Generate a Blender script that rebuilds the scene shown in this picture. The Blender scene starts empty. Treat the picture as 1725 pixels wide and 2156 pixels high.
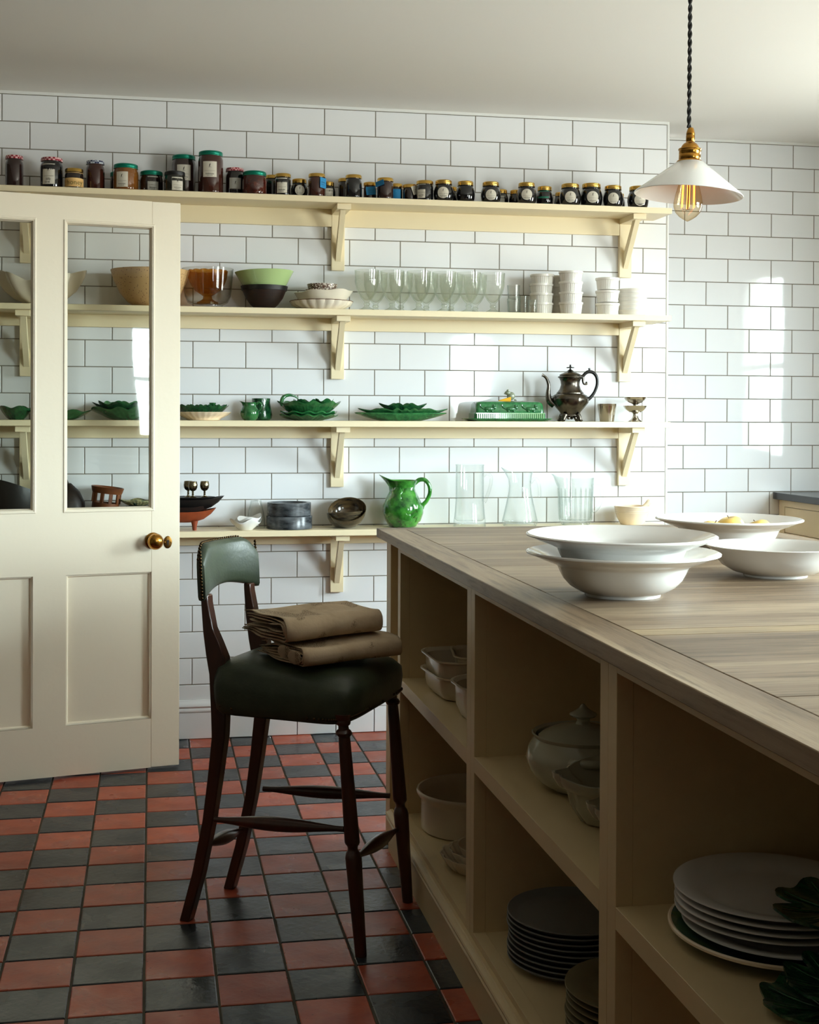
import bpy, math, random
from math import pi, sin, cos, radians as R
from mathutils import Vector, Matrix
rnd = random.Random(7)
S = bpy.context.scene
COL = S.collection

# ------------------------------------------------------------------ camera
cam = bpy.data.cameras.new('camera'); camo = bpy.data.objects.new('camera', cam); COL.objects.link(camo)
F_PX, CX, CY = 2798.67, 845.57, 900.60
cam.sensor_fit = 'HORIZONTAL'; cam.sensor_width = 36.0
cam.lens = 36.0 * F_PX / 1725
cam.shift_x = (862.5 - CX) / 1725; cam.shift_y = (CY - 1078.0) / 1725
yaw, pitch, roll = -.1864, -.0097, .0043
fw = Vector((-sin(yaw) * cos(pitch), cos(yaw) * cos(pitch), sin(pitch)))
r0 = Vector((cos(yaw), sin(yaw), 0)); u0 = r0.cross(fw)
rr = cos(roll) * r0 + sin(roll) * u0; uu = -sin(roll) * r0 + cos(roll) * u0
M4 = Matrix((rr, uu, -fw)).transposed().to_4x4(); M4.translation = Vector((.5483, -5.1494, 1.2467))
camo.matrix_world = M4
cam.clip_start = .05
S.camera = camo

# ------------------------------------------------------------------ world, light, exposure
S.view_settings.view_transform = 'Standard'; S.view_settings.look = 'None'
S.view_settings.gamma = 1; S.view_settings.use_curve_mapping = False
S.view_settings.exposure = 0.14
S.cycles.use_denoising = True
S.cycles.max_bounces = 14; S.cycles.diffuse_bounces = 5; S.cycles.glossy_bounces = 6
S.cycles.transmission_bounces = 10; S.cycles.transparent_max_bounces = 24
S.cycles.caustics_reflective = False; S.cycles.caustics_refractive = False
S.cycles.sample_clamp_indirect = 12.0; S.cycles.blur_glossy = .5
w = bpy.data.worlds.new('sky'); S.world = w; w.use_nodes = True
bg = w.node_tree.nodes['Background']; bg.inputs[0].default_value = (.72, .84, 1, 1); bg.inputs[1].default_value = 1.2

WX = 3.85     # the window wall
ZC = 2.448    # ceiling height
# windows in the right-hand wall: y from, y to, z from, z to; daylight comes from the open sky outside through them
WINDOWS = [(-1.46, -.88, 1.0, 2.06), (-4.05, -2.65, 1.0, 2.12)]
YEND = -7.0
END = (3.30, 3.74, 1.02, 2.04)            # window in the end wall: x from, x to, z from, z to
# outdoors: pale open sky above the horizon, sunlit pale gravel below it
wn_ = w.node_tree; tcw = wn_.nodes.new('ShaderNodeTexCoord'); sepw = wn_.nodes.new('ShaderNodeSeparateXYZ'); crw = wn_.nodes.new('ShaderNodeMapRange'); mxw = wn_.nodes.new('ShaderNodeMix'); mxw.data_type = 'RGBA'
crw.inputs['From Min'].default_value = -.03; crw.inputs['From Max'].default_value = .03
wn_.links.new(tcw.outputs['Generated'], sepw.inputs[0]); wn_.links.new(sepw.outputs['Z'], crw.inputs['Value']); wn_.links.new(crw.outputs[0], mxw.inputs['Factor'])
mxw.inputs['A'].default_value = (.45, .455, .47, 1); mxw.inputs['B'].default_value = (.80, .92, 1.06, 1)
wn_.links.new(mxw.outputs['Result'], bg.inputs[0]); bg.inputs[1].default_value = 78
def portal(loc, rot, sx, sy):
    L = bpy.data.lights.new('window_portal', 'AREA'); L.shape = 'RECTANGLE'; L.size = sx; L.size_y = sy; L.cycles.is_portal = True
    o = bpy.data.objects.new('window_portal', L); COL.objects.link(o); o.location = loc; o.rotation_euler = rot
for y0, y1, z0, z1 in WINDOWS: portal((WX + .15, (y0 + y1) / 2, (z0 + z1) / 2), (0, R(90), 0), z1 - z0 + .04, y1 - y0 + .04)
portal(((END[0] + END[1]) / 2, YEND - .12, (END[2] + END[3]) / 2), (R(90), 0, 0), END[1] - END[0] + .04, END[3] - END[2] + .04)

# ------------------------------------------------------------------ materials
MATS = {}
def lin(c):
    c /= 255.0
    return c / 12.92 if c <= .04045 else ((c + .055) / 1.055) ** 2.4
def rgb(r, g, b): return (lin(r), lin(g), lin(b), 1)
def mat(name, col=(.8, .8, .8, 1), rough=.5, metal=0, coat=0, spec=.5, trans=0, ior=1.45, vary=0, bump=None, noise=None, emit=None):
    """col; vary: per-object brightness spread; bump: (scale, strength, detail); noise: (scale, colour2, stretch vector)"""
    if name in MATS: return MATS[name]
    m = bpy.data.materials.new(name); m.use_nodes = True; nt = m.node_tree; b = nt.nodes['Principled BSDF']
    b.inputs['Base Color'].default_value = col; b.inputs['Roughness'].default_value = rough; b.inputs['Metallic'].default_value = metal
    b.inputs['Coat Weight'].default_value = coat; b.inputs['Coat Roughness'].default_value = .06
    b.inputs['Specular IOR Level'].default_value = spec; b.inputs['Transmission Weight'].default_value = trans; b.inputs['IOR'].default_value = ior
    if emit: b.inputs['Emission Color'].default_value = emit[0]; b.inputs['Emission Strength'].default_value = emit[1]
    N, Lk = nt.nodes.new, nt.links.new
    tc = N('ShaderNodeTexCoord')
    src = None
    if noise:
        mp = N('ShaderNodeMapping'); Lk(tc.outputs['Object'], mp.inputs[0])
        if len(noise) > 2: mp.inputs['Scale'].default_value = noise[2]
        n = N('ShaderNodeTexNoise'); n.inputs['Scale'].default_value = noise[0]; n.inputs['Detail'].default_value = 6; n.inputs['Roughness'].default_value = .6
        Lk(mp.outputs[0], n.inputs['Vector'])
        cr = N('ShaderNodeValToRGB'); cr.color_ramp.elements[0].position = .35; cr.color_ramp.elements[1].position = .65
        cr.color_ramp.elements[0].color = col; cr.color_ramp.elements[1].color = noise[1]
        Lk(n.outputs['Fac'], cr.inputs[0]); src = cr.outputs[0]
        Lk(src, b.inputs['Base Color'])
    if vary:
        oi = N('ShaderNodeObjectInfo'); mr = N('ShaderNodeMapRange'); mr.inputs['To Min'].default_value = 1 - vary; mr.inputs['To Max'].default_value = 1 + vary
        hs = N('ShaderNodeHueSaturation'); Lk(oi.outputs['Random'], mr.inputs['Value']); Lk(mr.outputs[0], hs.inputs['Value'])
        if src: Lk(src, hs.inputs['Color'])
        else: hs.inputs['Color'].default_value = col
        Lk(hs.outputs[0], b.inputs['Base Color'])
    if bump:
        n = N('ShaderNodeTexNoise'); n.inputs['Scale'].default_value = bump[0]; n.inputs['Detail'].default_value = bump[2] if len(bump) > 2 else 3
        if len(bump) > 3:
            mp = N('ShaderNodeMapping'); mp.inputs['Scale'].default_value = bump[3]; Lk(tc.outputs['Object'], mp.inputs[0]); Lk(mp.outputs[0], n.inputs['Vector'])
        else: Lk(tc.outputs['Object'], n.inputs['Vector'])
        bp = N('ShaderNodeBump'); bp.inputs['Strength'].default_value = bump[1]; bp.inputs['Distance'].default_value = .004
        Lk(n.outputs['Fac'], bp.inputs['Height']); Lk(bp.outputs[0], b.inputs['Normal'])
    MATS[name] = m
    return m
def glass(name, tint=(.96, .98, .97, 1), edge=(.62, .70, .66, 1), gloss=1.0, power=2.6, body=0.0, bodycol=(.9, .95, .9, 1)):
    """thin-walled clear glass: straight-through tint that deepens at grazing angles, and a Fresnel reflection"""
    if name in MATS: return MATS[name]
    m = bpy.data.materials.new(name); m.use_nodes = True; nt = m.node_tree; nt.nodes.clear(); N, Lk = nt.nodes.new, nt.links.new
    out = N('ShaderNodeOutputMaterial'); tr = N('ShaderNodeBsdfTransparent'); gl = N('ShaderNodeBsdfGlossy'); gl.inputs['Roughness'].default_value = .02
    lw = N('ShaderNodeLayerWeight'); lw.inputs['Blend'].default_value = .5
    pw = N('ShaderNodeMath'); pw.operation = 'POWER'; pw.inputs[1].default_value = power; Lk(lw.outputs['Facing'], pw.inputs[0])
    mx = N('ShaderNodeMix'); mx.data_type = 'RGBA'; mx.inputs['A'].default_value = tint; mx.inputs['B'].default_value = edge
    Lk(pw.outputs[0], mx.inputs['Factor']); Lk(mx.outputs['Result'], tr.inputs['Color'])
    p5 = N('ShaderNodeMath'); p5.operation = 'POWER'; p5.inputs[1].default_value = 5; Lk(lw.outputs['Facing'], p5.inputs[0])
    sc = N('ShaderNodeMath'); sc.operation = 'MULTIPLY_ADD'; sc.inputs[1].default_value = .94 * gloss; sc.inputs[2].default_value = .045 * gloss; sc.use_clamp = True; Lk(p5.outputs[0], sc.inputs[0])
    ms = N('ShaderNodeMixShader'); Lk(sc.outputs[0], ms.inputs[0]); Lk(gl.outputs[0], ms.inputs[2])
    if body:
        df = N('ShaderNodeBsdfTranslucent'); df.inputs['Color'].default_value = bodycol
        m2 = N('ShaderNodeMixShader'); m2.inputs[0].default_value = body; Lk(tr.outputs[0], m2.inputs[1]); Lk(df.outputs[0], m2.inputs[2]); Lk(m2.outputs[0], ms.inputs[1])
    else: Lk(tr.outputs[0], ms.inputs[1])
    Lk(ms.outputs[0], out.inputs['Surface'])
    MATS[name] = m
    return m

TILE = mat('white_glazed_tile', rgb(229, 230, 233), .045, vary=.012, bump=(9, .07, 1))
GROUT = mat('wall_grout', rgb(118, 110, 98), .9)
PLASTER = mat('white_ceiling_paint', rgb(228, 225, 219), .85)
WALLP = mat('pale_wall_paint', rgb(196, 190, 178), .8)
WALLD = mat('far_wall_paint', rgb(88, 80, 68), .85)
CREAM = mat('cream_cabinet_paint', rgb(212, 190, 148), .42, noise=(3, rgb(207, 185, 142)), bump=(60, .04))
SHELF = mat('cream_shelf_paint', rgb(234, 219, 184), .4, bump=(70, .03))
DOORP = mat('ivory_door_paint', rgb(238, 226, 204), .38, bump=(45, .09, 2))
BRASS = mat('aged_brass', rgb(190, 140, 62), .22, 1, noise=(40, rgb(150, 104, 44)))
BRASSD = mat('dark_brass', rgb(110, 78, 36), .35, 1)
BLACKC = mat('black_cord', rgb(24, 22, 20), .7)
OPAL = mat('opal_white_glass', rgb(236, 236, 234), .15, coat=.3)
CHINA = mat('white_china', rgb(226, 224, 220), .12, coat=.35)
CHINAG = mat('white_china_plate', rgb(214, 213, 210), .2, coat=.3)
CREAMW = mat('cream_stoneware', rgb(214, 200, 176), .18, coat=.3)
GREYPL = mat('grey_stoneware', rgb(122, 124, 122), .3, coat=.2)
OLIVEPL = mat('olive_stoneware', rgb(120, 112, 84), .3, coat=.2)
GREEN = mat('green_leaf_glaze', rgb(22, 72, 38), .12, coat=.6, noise=(38, rgb(52, 112, 62)), bump=(70, .25, 4))
GREEND = mat('dark_green_glaze', rgb(12, 52, 32), .12, coat=.6, noise=(50, rgb(34, 86, 46)), bump=(90, .3, 4))
GREENJ = mat('bright_green_glaze', rgb(14, 74, 26), .1, coat=.8, noise=(26, rgb(66, 148, 52)), bump=(60, .35, 5))
GREENB = mat('butter_dish_green_glaze', rgb(46, 120, 66), .12, coat=.6, noise=(60, rgb(24, 88, 48)))
LIME = mat('pale_green_glaze', rgb(168, 192, 132), .15, coat=.4)
PEWTER = mat('pewter', rgb(112, 106, 98), .27, 1, noise=(30, rgb(84, 78, 70)), bump=(30, .06))
STEEL = mat('polished_steel', rgb(190, 182, 170), .16, 1)
EBONY = mat('ebonised_wood', rgb(26, 24, 24), .3)
MARBLE = mat('black_marble', rgb(20, 23, 27), .25, noise=(14, rgb(92, 96, 100), (1, 1, 3.2)))
HORN = mat('brown_horn', rgb(92, 72, 44), .15, coat=.5, noise=(18, rgb(40, 34, 26), (1, 1, 5)))
HORND = mat('dark_striped_horn', rgb(26, 26, 28), .12, coat=.6, noise=(20, rgb(92, 80, 58), (1, 1, 6)))
WOODD = mat('dark_turned_wood', rgb(46, 26, 18), .5, noise=(30, rgb(24, 18, 16), (1, 1, 7)), bump=(50, .25, 4))
BLACKW = mat('blackened_wood', rgb(20, 17, 16), .45, bump=(40, .2))
TERRA = mat('terracotta', rgb(150, 68, 30), .5, noise=(8, rgb(120, 50, 24)))
STONEW = mat('speckled_tan_stoneware', rgb(204, 168, 118), .35)
SHELLM = mat('ivory_shell_porcelain', rgb(226, 216, 198), .25, coat=.3)
IVORYB = mat('ivory_mortar', rgb(236, 216, 188), .22, coat=.3)
RIM = mat('brown_painted_rim', rgb(96, 62, 36), .4)
LEATHER = mat('dark_green_leather', rgb(46, 54, 42), .38, noise=(16, rgb(58, 66, 50)), bump=(160, .12, 3))
CHAIRW = mat('dark_mahogany', rgb(74, 38, 24), .3, coat=.35, noise=(12, rgb(44, 22, 14), (1, 1, .15)))
NAIL = mat('dark_brass_nail', rgb(70, 54, 34), .3, 1)
STONETOP = mat('black_slate_worktop', rgb(34, 37, 40), .22)
PAPER = mat('cream_label_paper', rgb(206, 200, 186), .7)
PAPERG = mat('grey_label_paper', rgb(158, 156, 148), .7)
INK = mat('label_ink', rgb(44, 38, 34), .8)
INKR = mat('label_red_ink', rgb(150, 50, 34), .8)
BLUE = mat('blue_paper_tag', rgb(30, 124, 176), .7)
GREENP = mat('green_paper_label', rgb(28, 108, 84), .7)
REDP = mat('red_paper_tag', rgb(130, 30, 28), .7)
GOLD = mat('gold_lid', rgb(206, 168, 88), .24, 1)
TEAL = mat('teal_metal_lid', rgb(10, 126, 104), .3, .55)
BLACKL = mat('black_lid', rgb(22, 22, 22), .4)
HONEYL = mat('honey_label_paper', rgb(206, 158, 92), .7, noise=(14, rgb(226, 192, 130), (.2, .2, 4)))
INKG = mat('honey_label_ink', rgb(96, 92, 40), .8)
APPLE = mat('pale_yellow_apple', rgb(236, 206, 128), .35, coat=.2, noise=(7, rgb(230, 188, 84)))
CHEESE = mat('yellow_cheese_glaze', rgb(232, 172, 40), .25, coat=.5)
MOUSE = mat('grey_green_mouse_glaze', rgb(120, 128, 106), .25, coat=.5)
SHAFT = mat('white_trim', rgb(226, 226, 224), .35)
DARKR = mat('olive_lamp_base', rgb(60, 62, 52), .5)
JAMS = dict(plum=mat('dark_plum_jam', rgb(44, 26, 24), .06, coat=1), black=mat('black_jam', rgb(11, 11, 14), .05, coat=1),
            brown=mat('red_brown_chutney', rgb(60, 26, 18), .06, coat=1), amber=mat('amber_marmalade', rgb(118, 70, 22), .06, coat=1),
            deep=mat('deep_brown_jam', rgb(30, 16, 14), .05, coat=1), olive=mat('dark_olive_pickle', rgb(26, 26, 18), .05, coat=1),
            cherry=mat('dark_cherry_preserve', rgb(46, 14, 12), .06, coat=1, noise=(42, rgb(84, 34, 22))))
CLEAR = glass('clear_glass', (.985, .99, .985, 1), (.66, .72, .70, 1), .8, 3.2, .02)
GREENISH = glass('pressed_green_tinted_glass', (.985, .992, .98, 1), (.66, .71, .62, 1), .7, 2.2, .11, (.95, .97, .92, 1))
CLEARP = glass('clear_pitcher_glass', (.985, .99, .985, 1), (.58, .65, .62, 1), .75, 2.6, .04)
SMOKE = glass('smoked_glass', (.93, .93, .91, 1), (.60, .60, .56, 1), .5)
AMBER = glass('amber_glass', (.86, .58, .20, 1), (.50, .24, .05, 1), .6, 1.6, .18, (.8, .42, .08, 1))
BULBG = glass('bulb_glass', (.95, .88, .74, 1), (.66, .48, .26, 1), .9)
PANE = glass('window_pane_glass', (.90, .92, .87, 1), (.7, .74, .7, 1), 1.0)

def checker(name, c1, c2, scale):
    m = bpy.data.materials.new(name); m.use_nodes = True; nt = m.node_tree; b = nt.nodes['Principled BSDF']
    tc = nt.nodes.new('ShaderNodeTexCoord'); mp = nt.nodes.new('ShaderNodeMapping'); mp.inputs['Location'].default_value = (.001, .001, .3)
    ck = nt.nodes.new('ShaderNodeTexChecker'); ck.inputs['Scale'].default_value = scale
    ck.inputs['Color1'].default_value = c1; ck.inputs['Color2'].default_value = c2
    nt.links.new(tc.outputs['Object'], mp.inputs[0]); nt.links.new(mp.outputs[0], ck.inputs['Vector'])
    nt.links.new(ck.outputs['Color'], b.inputs['Base Color']); b.inputs['Roughness'].default_value = .35
    return m
GINGR = checker('red_gingham_lid', rgb(140, 24, 44), rgb(214, 170, 170), 130)
GINGB = checker('blue_gingham_lid', rgb(34, 44, 84), rgb(196, 204, 214), 130)

def oak(name, base, dark, light, along='Y', rough=.42):
    m = bpy.data.materials.new(name); m.use_nodes = True; nt = m.node_tree; b = nt.nodes['Principled BSDF']; N, Lk = nt.nodes.new, nt.links.new
    tc = N('ShaderNodeTexCoord'); mp = N('ShaderNodeMapping'); mp.inputs['Scale'].default_value = (1, .06, 1) if along == 'Y' else (.06, 1, 1)
    oi = N('ShaderNodeObjectInfo'); cx = N('ShaderNodeCombineXYZ'); ml = N('ShaderNodeMath'); ml.operation = 'MULTIPLY'; ml.inputs[1].default_value = 9
    Lk(oi.outputs['Random'], ml.inputs[0]); Lk(ml.outputs[0], cx.inputs[0]); Lk(ml.outputs[0], cx.inputs[1])
    Lk(tc.outputs['Object'], mp.inputs[0]); Lk(cx.outputs[0], mp.inputs['Location'])
    n1 = N('ShaderNodeTexNoise'); n1.inputs['Scale'].default_value = 9; n1.inputs['Detail'].default_value = 7; n1.inputs['Roughness'].default_value = .62; n1.inputs['Distortion'].default_value = .6
    n2 = N('ShaderNodeTexNoise'); n2.inputs['Scale'].default_value = 95; n2.inputs['Detail'].default_value = 4; n2.inputs['Roughness'].default_value = .7
    Lk(mp.outputs[0], n1.inputs['Vector']); Lk(mp.outputs[0], n2.inputs['Vector'])
    cr = N('ShaderNodeValToRGB'); e = cr.color_ramp.elements; e[0].position = .3; e[0].color = dark; e[1].position = .72; e[1].color = light
    k = e.new(.5); k.color = base
    Lk(n1.outputs['Fac'], cr.inputs[0])
    c2 = N('ShaderNodeValToRGB'); c2.color_ramp.elements[0].position = .36; c2.color_ramp.elements[0].color = (.35, .33, .3, 1); c2.color_ramp.elements[1].position = .5; c2.color_ramp.elements[1].color = (1, 1, 1, 1)
    Lk(n2.outputs['Fac'], c2.inputs[0])
    mx = N('ShaderNodeMix'); mx.data_type = 'RGBA'; mx.blend_type = 'MULTIPLY'; mx.inputs['Factor'].default_value = .6
    Lk(cr.outputs[0], mx.inputs['A']); Lk(c2.outputs[0], mx.inputs['B']); Lk(mx.outputs['Result'], b.inputs['Base Color'])
    bp = N('ShaderNodeBump'); bp.inputs['Strength'].default_value = .25; bp.inputs['Distance'].default_value = .002
    Lk(n2.outputs['Fac'], bp.inputs['Height']); Lk(bp.outputs[0], b.inputs['Normal']); b.inputs['Roughness'].default_value = rough
    return m
OAK_Y = oak('grey_oak_lengthwise', rgb(140, 118, 93), rgb(96, 76, 58), rgb(178, 158, 130), 'Y')
OAK_X = oak('grey_oak_crosswise', rgb(136, 115, 92), rgb(92, 74, 58), rgb(172, 152, 125), 'X')
OAK_L = oak('pale_oak_sapwood', rgb(168, 146, 112), rgb(132, 110, 80), rgb(190, 168, 132), 'X')

def quarry(name, c, c2, rough):
    m = mat(name, c, rough, noise=(11, c2), vary=.16, bump=(55, .22, 3))
    nt = m.node_tree; b = nt.nodes['Principled BSDF']; N, Lk = nt.nodes.new, nt.links.new
    tc = nt.nodes['Texture Coordinate']; v = N('ShaderNodeTexVoronoi'); v.inputs['Scale'].default_value = 26
    mp = N('ShaderNodeMapping'); oi = nt.nodes['Object Info']; cx = N('ShaderNodeCombineXYZ'); ml = N('ShaderNodeMath'); ml.operation = 'MULTIPLY'; ml.inputs[1].default_value = 30
    Lk(oi.outputs['Random'], ml.inputs[0]); Lk(ml.outputs[0], cx.inputs[0]); Lk(ml.outputs[0], cx.inputs[1]); Lk(tc.outputs['Object'], mp.inputs[0]); Lk(cx.outputs[0], mp.inputs['Location']); Lk(mp.outputs[0], v.inputs['Vector'])
    cr = N('ShaderNodeValToRGB'); cr.color_ramp.elements[0].position = .04; cr.color_ramp.elements[1].position = .07; cr.color_ramp.elements[0].color = (.25, .2, .2, 1)
    Lk(v.outputs['Distance'], cr.inputs[0]); old = b.inputs['Base Color'].links[0].from_socket
    mx = N('ShaderNodeMix'); mx.data_type = 'RGBA'; mx.blend_type = 'MULTIPLY'; mx.inputs['Factor'].default_value = .8
    Lk(old, mx.inputs['A']); Lk(cr.outputs[0], mx.inputs['B']); Lk(mx.outputs['Result'], b.inputs['Base Color'])
    n = N('ShaderNodeTexNoise'); n.inputs['Scale'].default_value = 8; Lk(mp.outputs[0], n.inputs['Vector'])
    mr = N('ShaderNodeMapRange'); mr.inputs['From Min'].default_value = .3; mr.inputs['From Max'].default_value = .7; mr.inputs['To Min'].default_value = rough - .1; mr.inputs['To Max'].default_value = rough + .12
    Lk(n.outputs['Fac'], mr.inputs['Value']); Lk(mr.outputs[0], b.inputs['Roughness'])
    return m
REDT = quarry('red_quarry_tile', rgb(178, 82, 52), rgb(152, 68, 48), .32)
BLKT = quarry('black_quarry_tile', rgb(46, 50, 54), rgb(34, 37, 41), .26)
FGROUT = mat('floor_grout', rgb(92, 86, 72), .9, noise=(6, rgb(66, 62, 52)))

def lace(name):
    m = mat(name, rgb(196, 176, 150), .9, noise=(10, rgb(172, 152, 126)))
    nt = m.node_tree; b = nt.nodes['Principled BSDF']; N, Lk = nt.nodes.new, nt.links.new; tc = nt.nodes['Texture Coordinate']
    v = N('ShaderNodeTexVoronoi'); v.inputs['Scale'].default_value = 260; v.feature = 'DISTANCE_TO_EDGE'; Lk(tc.outputs['Object'], v.inputs['Vector'])
    n = N('ShaderNodeTexNoise'); n.inputs['Scale'].default_value = 13; n.inputs['Detail'].default_value = 1; Lk(tc.outputs['Object'], n.inputs['Vector'])
    msk = N('ShaderNodeValToRGB'); msk.color_ramp.elements[0].position = .56; msk.color_ramp.elements[1].position = .6; Lk(n.outputs['Fac'], msk.inputs[0])
    hole = N('ShaderNodeValToRGB'); hole.color_ramp.elements[0].position = .1; hole.color_ramp.elements[0].color = (1, 1, 1, 1); hole.color_ramp.elements[1].position = .2; hole.color_ramp.elements[1].color = (.2, .17, .14, 1); Lk(v.outputs['Distance'], hole.inputs[0])
    mx = N('ShaderNodeMix'); mx.data_type = 'RGBA'; mx.blend_type = 'MULTIPLY'; old = b.inputs['Base Color'].links[0].from_socket
    Lk(msk.outputs[0], mx.inputs['Factor']); Lk(old, mx.inputs['A']); Lk(hole.outputs[0], mx.inputs['B']); Lk(mx.outputs['Result'], b.inputs['Base Color'])
    n3 = N('ShaderNodeTexNoise'); n3.inputs['Scale'].default_value = 45; n3.inputs['Detail'].default_value = 5; Lk(tc.outputs['Object'], n3.inputs['Vector'])
    bp = N('ShaderNodeBump'); bp.inputs['Strength'].default_value = .5; bp.inputs['Distance'].default_value = .004; Lk(n3.outputs['Fac'], bp.inputs['Height']); Lk(bp.outputs[0], b.inputs['Normal'])
    return m
LACE = lace('beige_lace_linen')
def speckle(m, c, s=90):
    nt = m.node_tree; b = nt.nodes['Principled BSDF']; N, Lk = nt.nodes.new, nt.links.new; tc = nt.nodes['Texture Coordinate']
    v = N('ShaderNodeTexVoronoi'); v.inputs['Scale'].default_value = s; Lk(tc.outputs['Object'], v.inputs['Vector'])
    cr = N('ShaderNodeValToRGB'); cr.color_ramp.elements[0].position = .16; cr.color_ramp.elements[0].color = c; cr.color_ramp.elements[1].position = .22; cr.color_ramp.elements[1].color = b.inputs['Base Color'].default_value
    Lk(v.outputs['Distance'], cr.inputs[0]); Lk(cr.outputs[0], b.inputs['Base Color'])
speckle(STONEW, rgb(110, 78, 50), 110)
PLATTER = mat('painted_blue_green_platter', rgb(20, 84, 124), .2, coat=.4, noise=(16, rgb(84, 110, 40)))

# ------------------------------------------------------------------ mesh builder
class MB:
    def __init__(s): s.v = []; s.f = []
    def add(s, v, f):
        b = len(s.v); s.v += [tuple(p) for p in v]; s.f += [tuple(i + b for i in q) for q in f]; return s
    def box(s, x0, x1, y0, y1, z0, z1):
        x0, x1 = sorted((x0, x1)); y0, y1 = sorted((y0, y1)); z0, z1 = sorted((z0, z1))
        return s.add([(x0, y0, z0), (x1, y0, z0), (x1, y1, z0), (x0, y1, z0), (x0, y0, z1), (x1, y0, z1), (x1, y1, z1), (x0, y1, z1)],
                     [(0, 3, 2, 1), (4, 5, 6, 7), (0, 1, 5, 4), (1, 2, 6, 5), (2, 3, 7, 6), (3, 0, 4, 7)])
    def lathe(s, prof, n=32, c=(0, 0, 0), mod=None, a0=0.0):
        vs = []; rings = []
        for i, (r, z) in enumerate(prof):
            if r < 1e-6 and not mod:
                rings.append([len(vs)]); vs.append((c[0], c[1], c[2] + z)); continue
            ring = []
            for k in range(n):
                t = a0 + 2 * pi * k / n; q, h = (r, z) if not mod else mod(t, r, z, i)
                ring.append(len(vs)); vs.append((c[0] + q * cos(t), c[1] + q * sin(t), c[2] + h))
            rings.append(ring)
        fs = []
        for a, b in zip(rings, rings[1:]):
            for k in range(n):
                k2 = (k + 1) % n
                if len(a) == 1 and len(b) == 1: continue
                if len(a) == 1: fs.append((a[0], b[k2], b[k]))
                elif len(b) == 1: fs.append((a[k], a[k2], b[0]))
                else: fs.append((a[k], a[k2], b[k2], b[k]))
        return s.add(vs, fs)
    def tube(s, pts, rad, n=8, caps=True, sq=1.0):
        pts = [Vector(p) for p in pts]; m = len(pts)
        if not hasattr(rad, '__len__'): rad = [rad] * m
        vs = []; up = None
        for i, p in enumerate(pts):
            t = (pts[min(i + 1, m - 1)] - pts[max(i - 1, 0)]).normalized()
            if up is None:
                up = Vector((0, 0, 1)) if abs(t.z) < .9 else Vector((1, 0, 0))
            a = t.cross(up).normalized(); b = a.cross(t).normalized(); up = b
            for k in range(n):
                q = 2 * pi * k / n; vs.append(p + a * (rad[i] * cos(q)) + b * (rad[i] * sq * sin(q)))
        fs = [(i * n + k, i * n + (k + 1) % n, (i + 1) * n + (k + 1) % n, (i + 1) * n + k) for i in range(m - 1) for k in range(n)]
        if caps: fs += [tuple(range(n - 1, -1, -1)), tuple((m - 1) * n + k for k in range(n))]
        return s.add(vs, fs)
    def prism(s, poly, axis, a, b):
        """poly in the two other axes (in xyz order), extruded along axis from a to b"""
        n = len(poly); vs = []
        for h in (a, b):
            for p in poly:
                q = list(p); q.insert(axis, h); vs.append(tuple(q))
        fs = [tuple(range(n)), tuple(range(2 * n - 1, n - 1, -1))] + [(i, n + i, n + (i + 1) % n, (i + 1) % n) for i in range(n)]
        return s.add(vs, fs)
    def ball(s, c, r, n=12, m=8):
        if not hasattr(r, '__len__'): r = (r, r, r)
        b = MB(); b.lathe([(sin(pi * i / m), -cos(pi * i / m)) if 0 < i < m else (0, -1 if i == 0 else 1) for i in range(m + 1)], n)
        return s.add([(c[0] + x * r[0], c[1] + y * r[1], c[2] + z * r[2]) for x, y, z in b.v], b.f)
    def xf(s, M):
        s.v = [tuple(M @ Vector(p)) for p in s.v]; return s
    def off(s, x, y, z): s.v = [(a + x, b + y, c + z) for a, b, c in s.v]; return s
    def mesh(s, name, m, smooth=True, sharp=38):
        me = bpy.data.meshes.new(name); me.from_pydata(s.v, [], s.f); me.materials.append(m)
        import bmesh
        bm = bmesh.new(); bm.from_mesh(me); bmesh.ops.recalc_face_normals(bm, faces=bm.faces); bm.to_mesh(me); bm.free()
        if smooth:
            me.polygons.foreach_set('use_smooth', [True] * len(me.polygons)); me.set_sharp_from_angle(angle=R(sharp))
        me.update(); return me

def link(name, me, parent=None, loc=(0, 0, 0), rot=(0, 0, 0)):
    o = bpy.data.objects.new(name, me); COL.objects.link(o); o.parent = parent; o.location = loc; o.rotation_euler = rot; return o
def obj(name, mb, m, parent=None, loc=(0, 0, 0), rot=(0, 0, 0), bevel=0, seg=1, solid=0, sub=0, smooth=True, sharp=38, offs=0, kind=None, label=None):
    o = link(name, mb.mesh(name, m, smooth, sharp), parent, loc, rot)
    if solid:
        d = o.modifiers.new('thickness', 'SOLIDIFY'); d.thickness = solid; d.offset = offs
    if bevel:
        d = o.modifiers.new('bevel', 'BEVEL'); d.width = bevel; d.segments = seg; d.limit_method = 'ANGLE'; d.angle_limit = R(35)
    if sub:
        d = o.modifiers.new('smooth', 'SUBSURF'); d.levels = sub; d.render_levels = sub
    if kind: o['kind'] = kind
    if label: o['label'] = label
    return o
def tag(o, label, cat=None, group=None, kind=None):
    o['label'] = label
    if cat: o['category'] = cat
    if group: o['group'] = group
    if kind: o['kind'] = kind
    return o
def thing(name, label, cat, loc=(0, 0, 0), rz=0, group=None, rot=None):
    o = bpy.data.objects.new(name, None); COL.objects.link(o); o.location = loc; o.rotation_euler = rot or (0, 0, rz)
    o.empty_display_size = .05
    return tag(o, label, cat, group)
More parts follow.
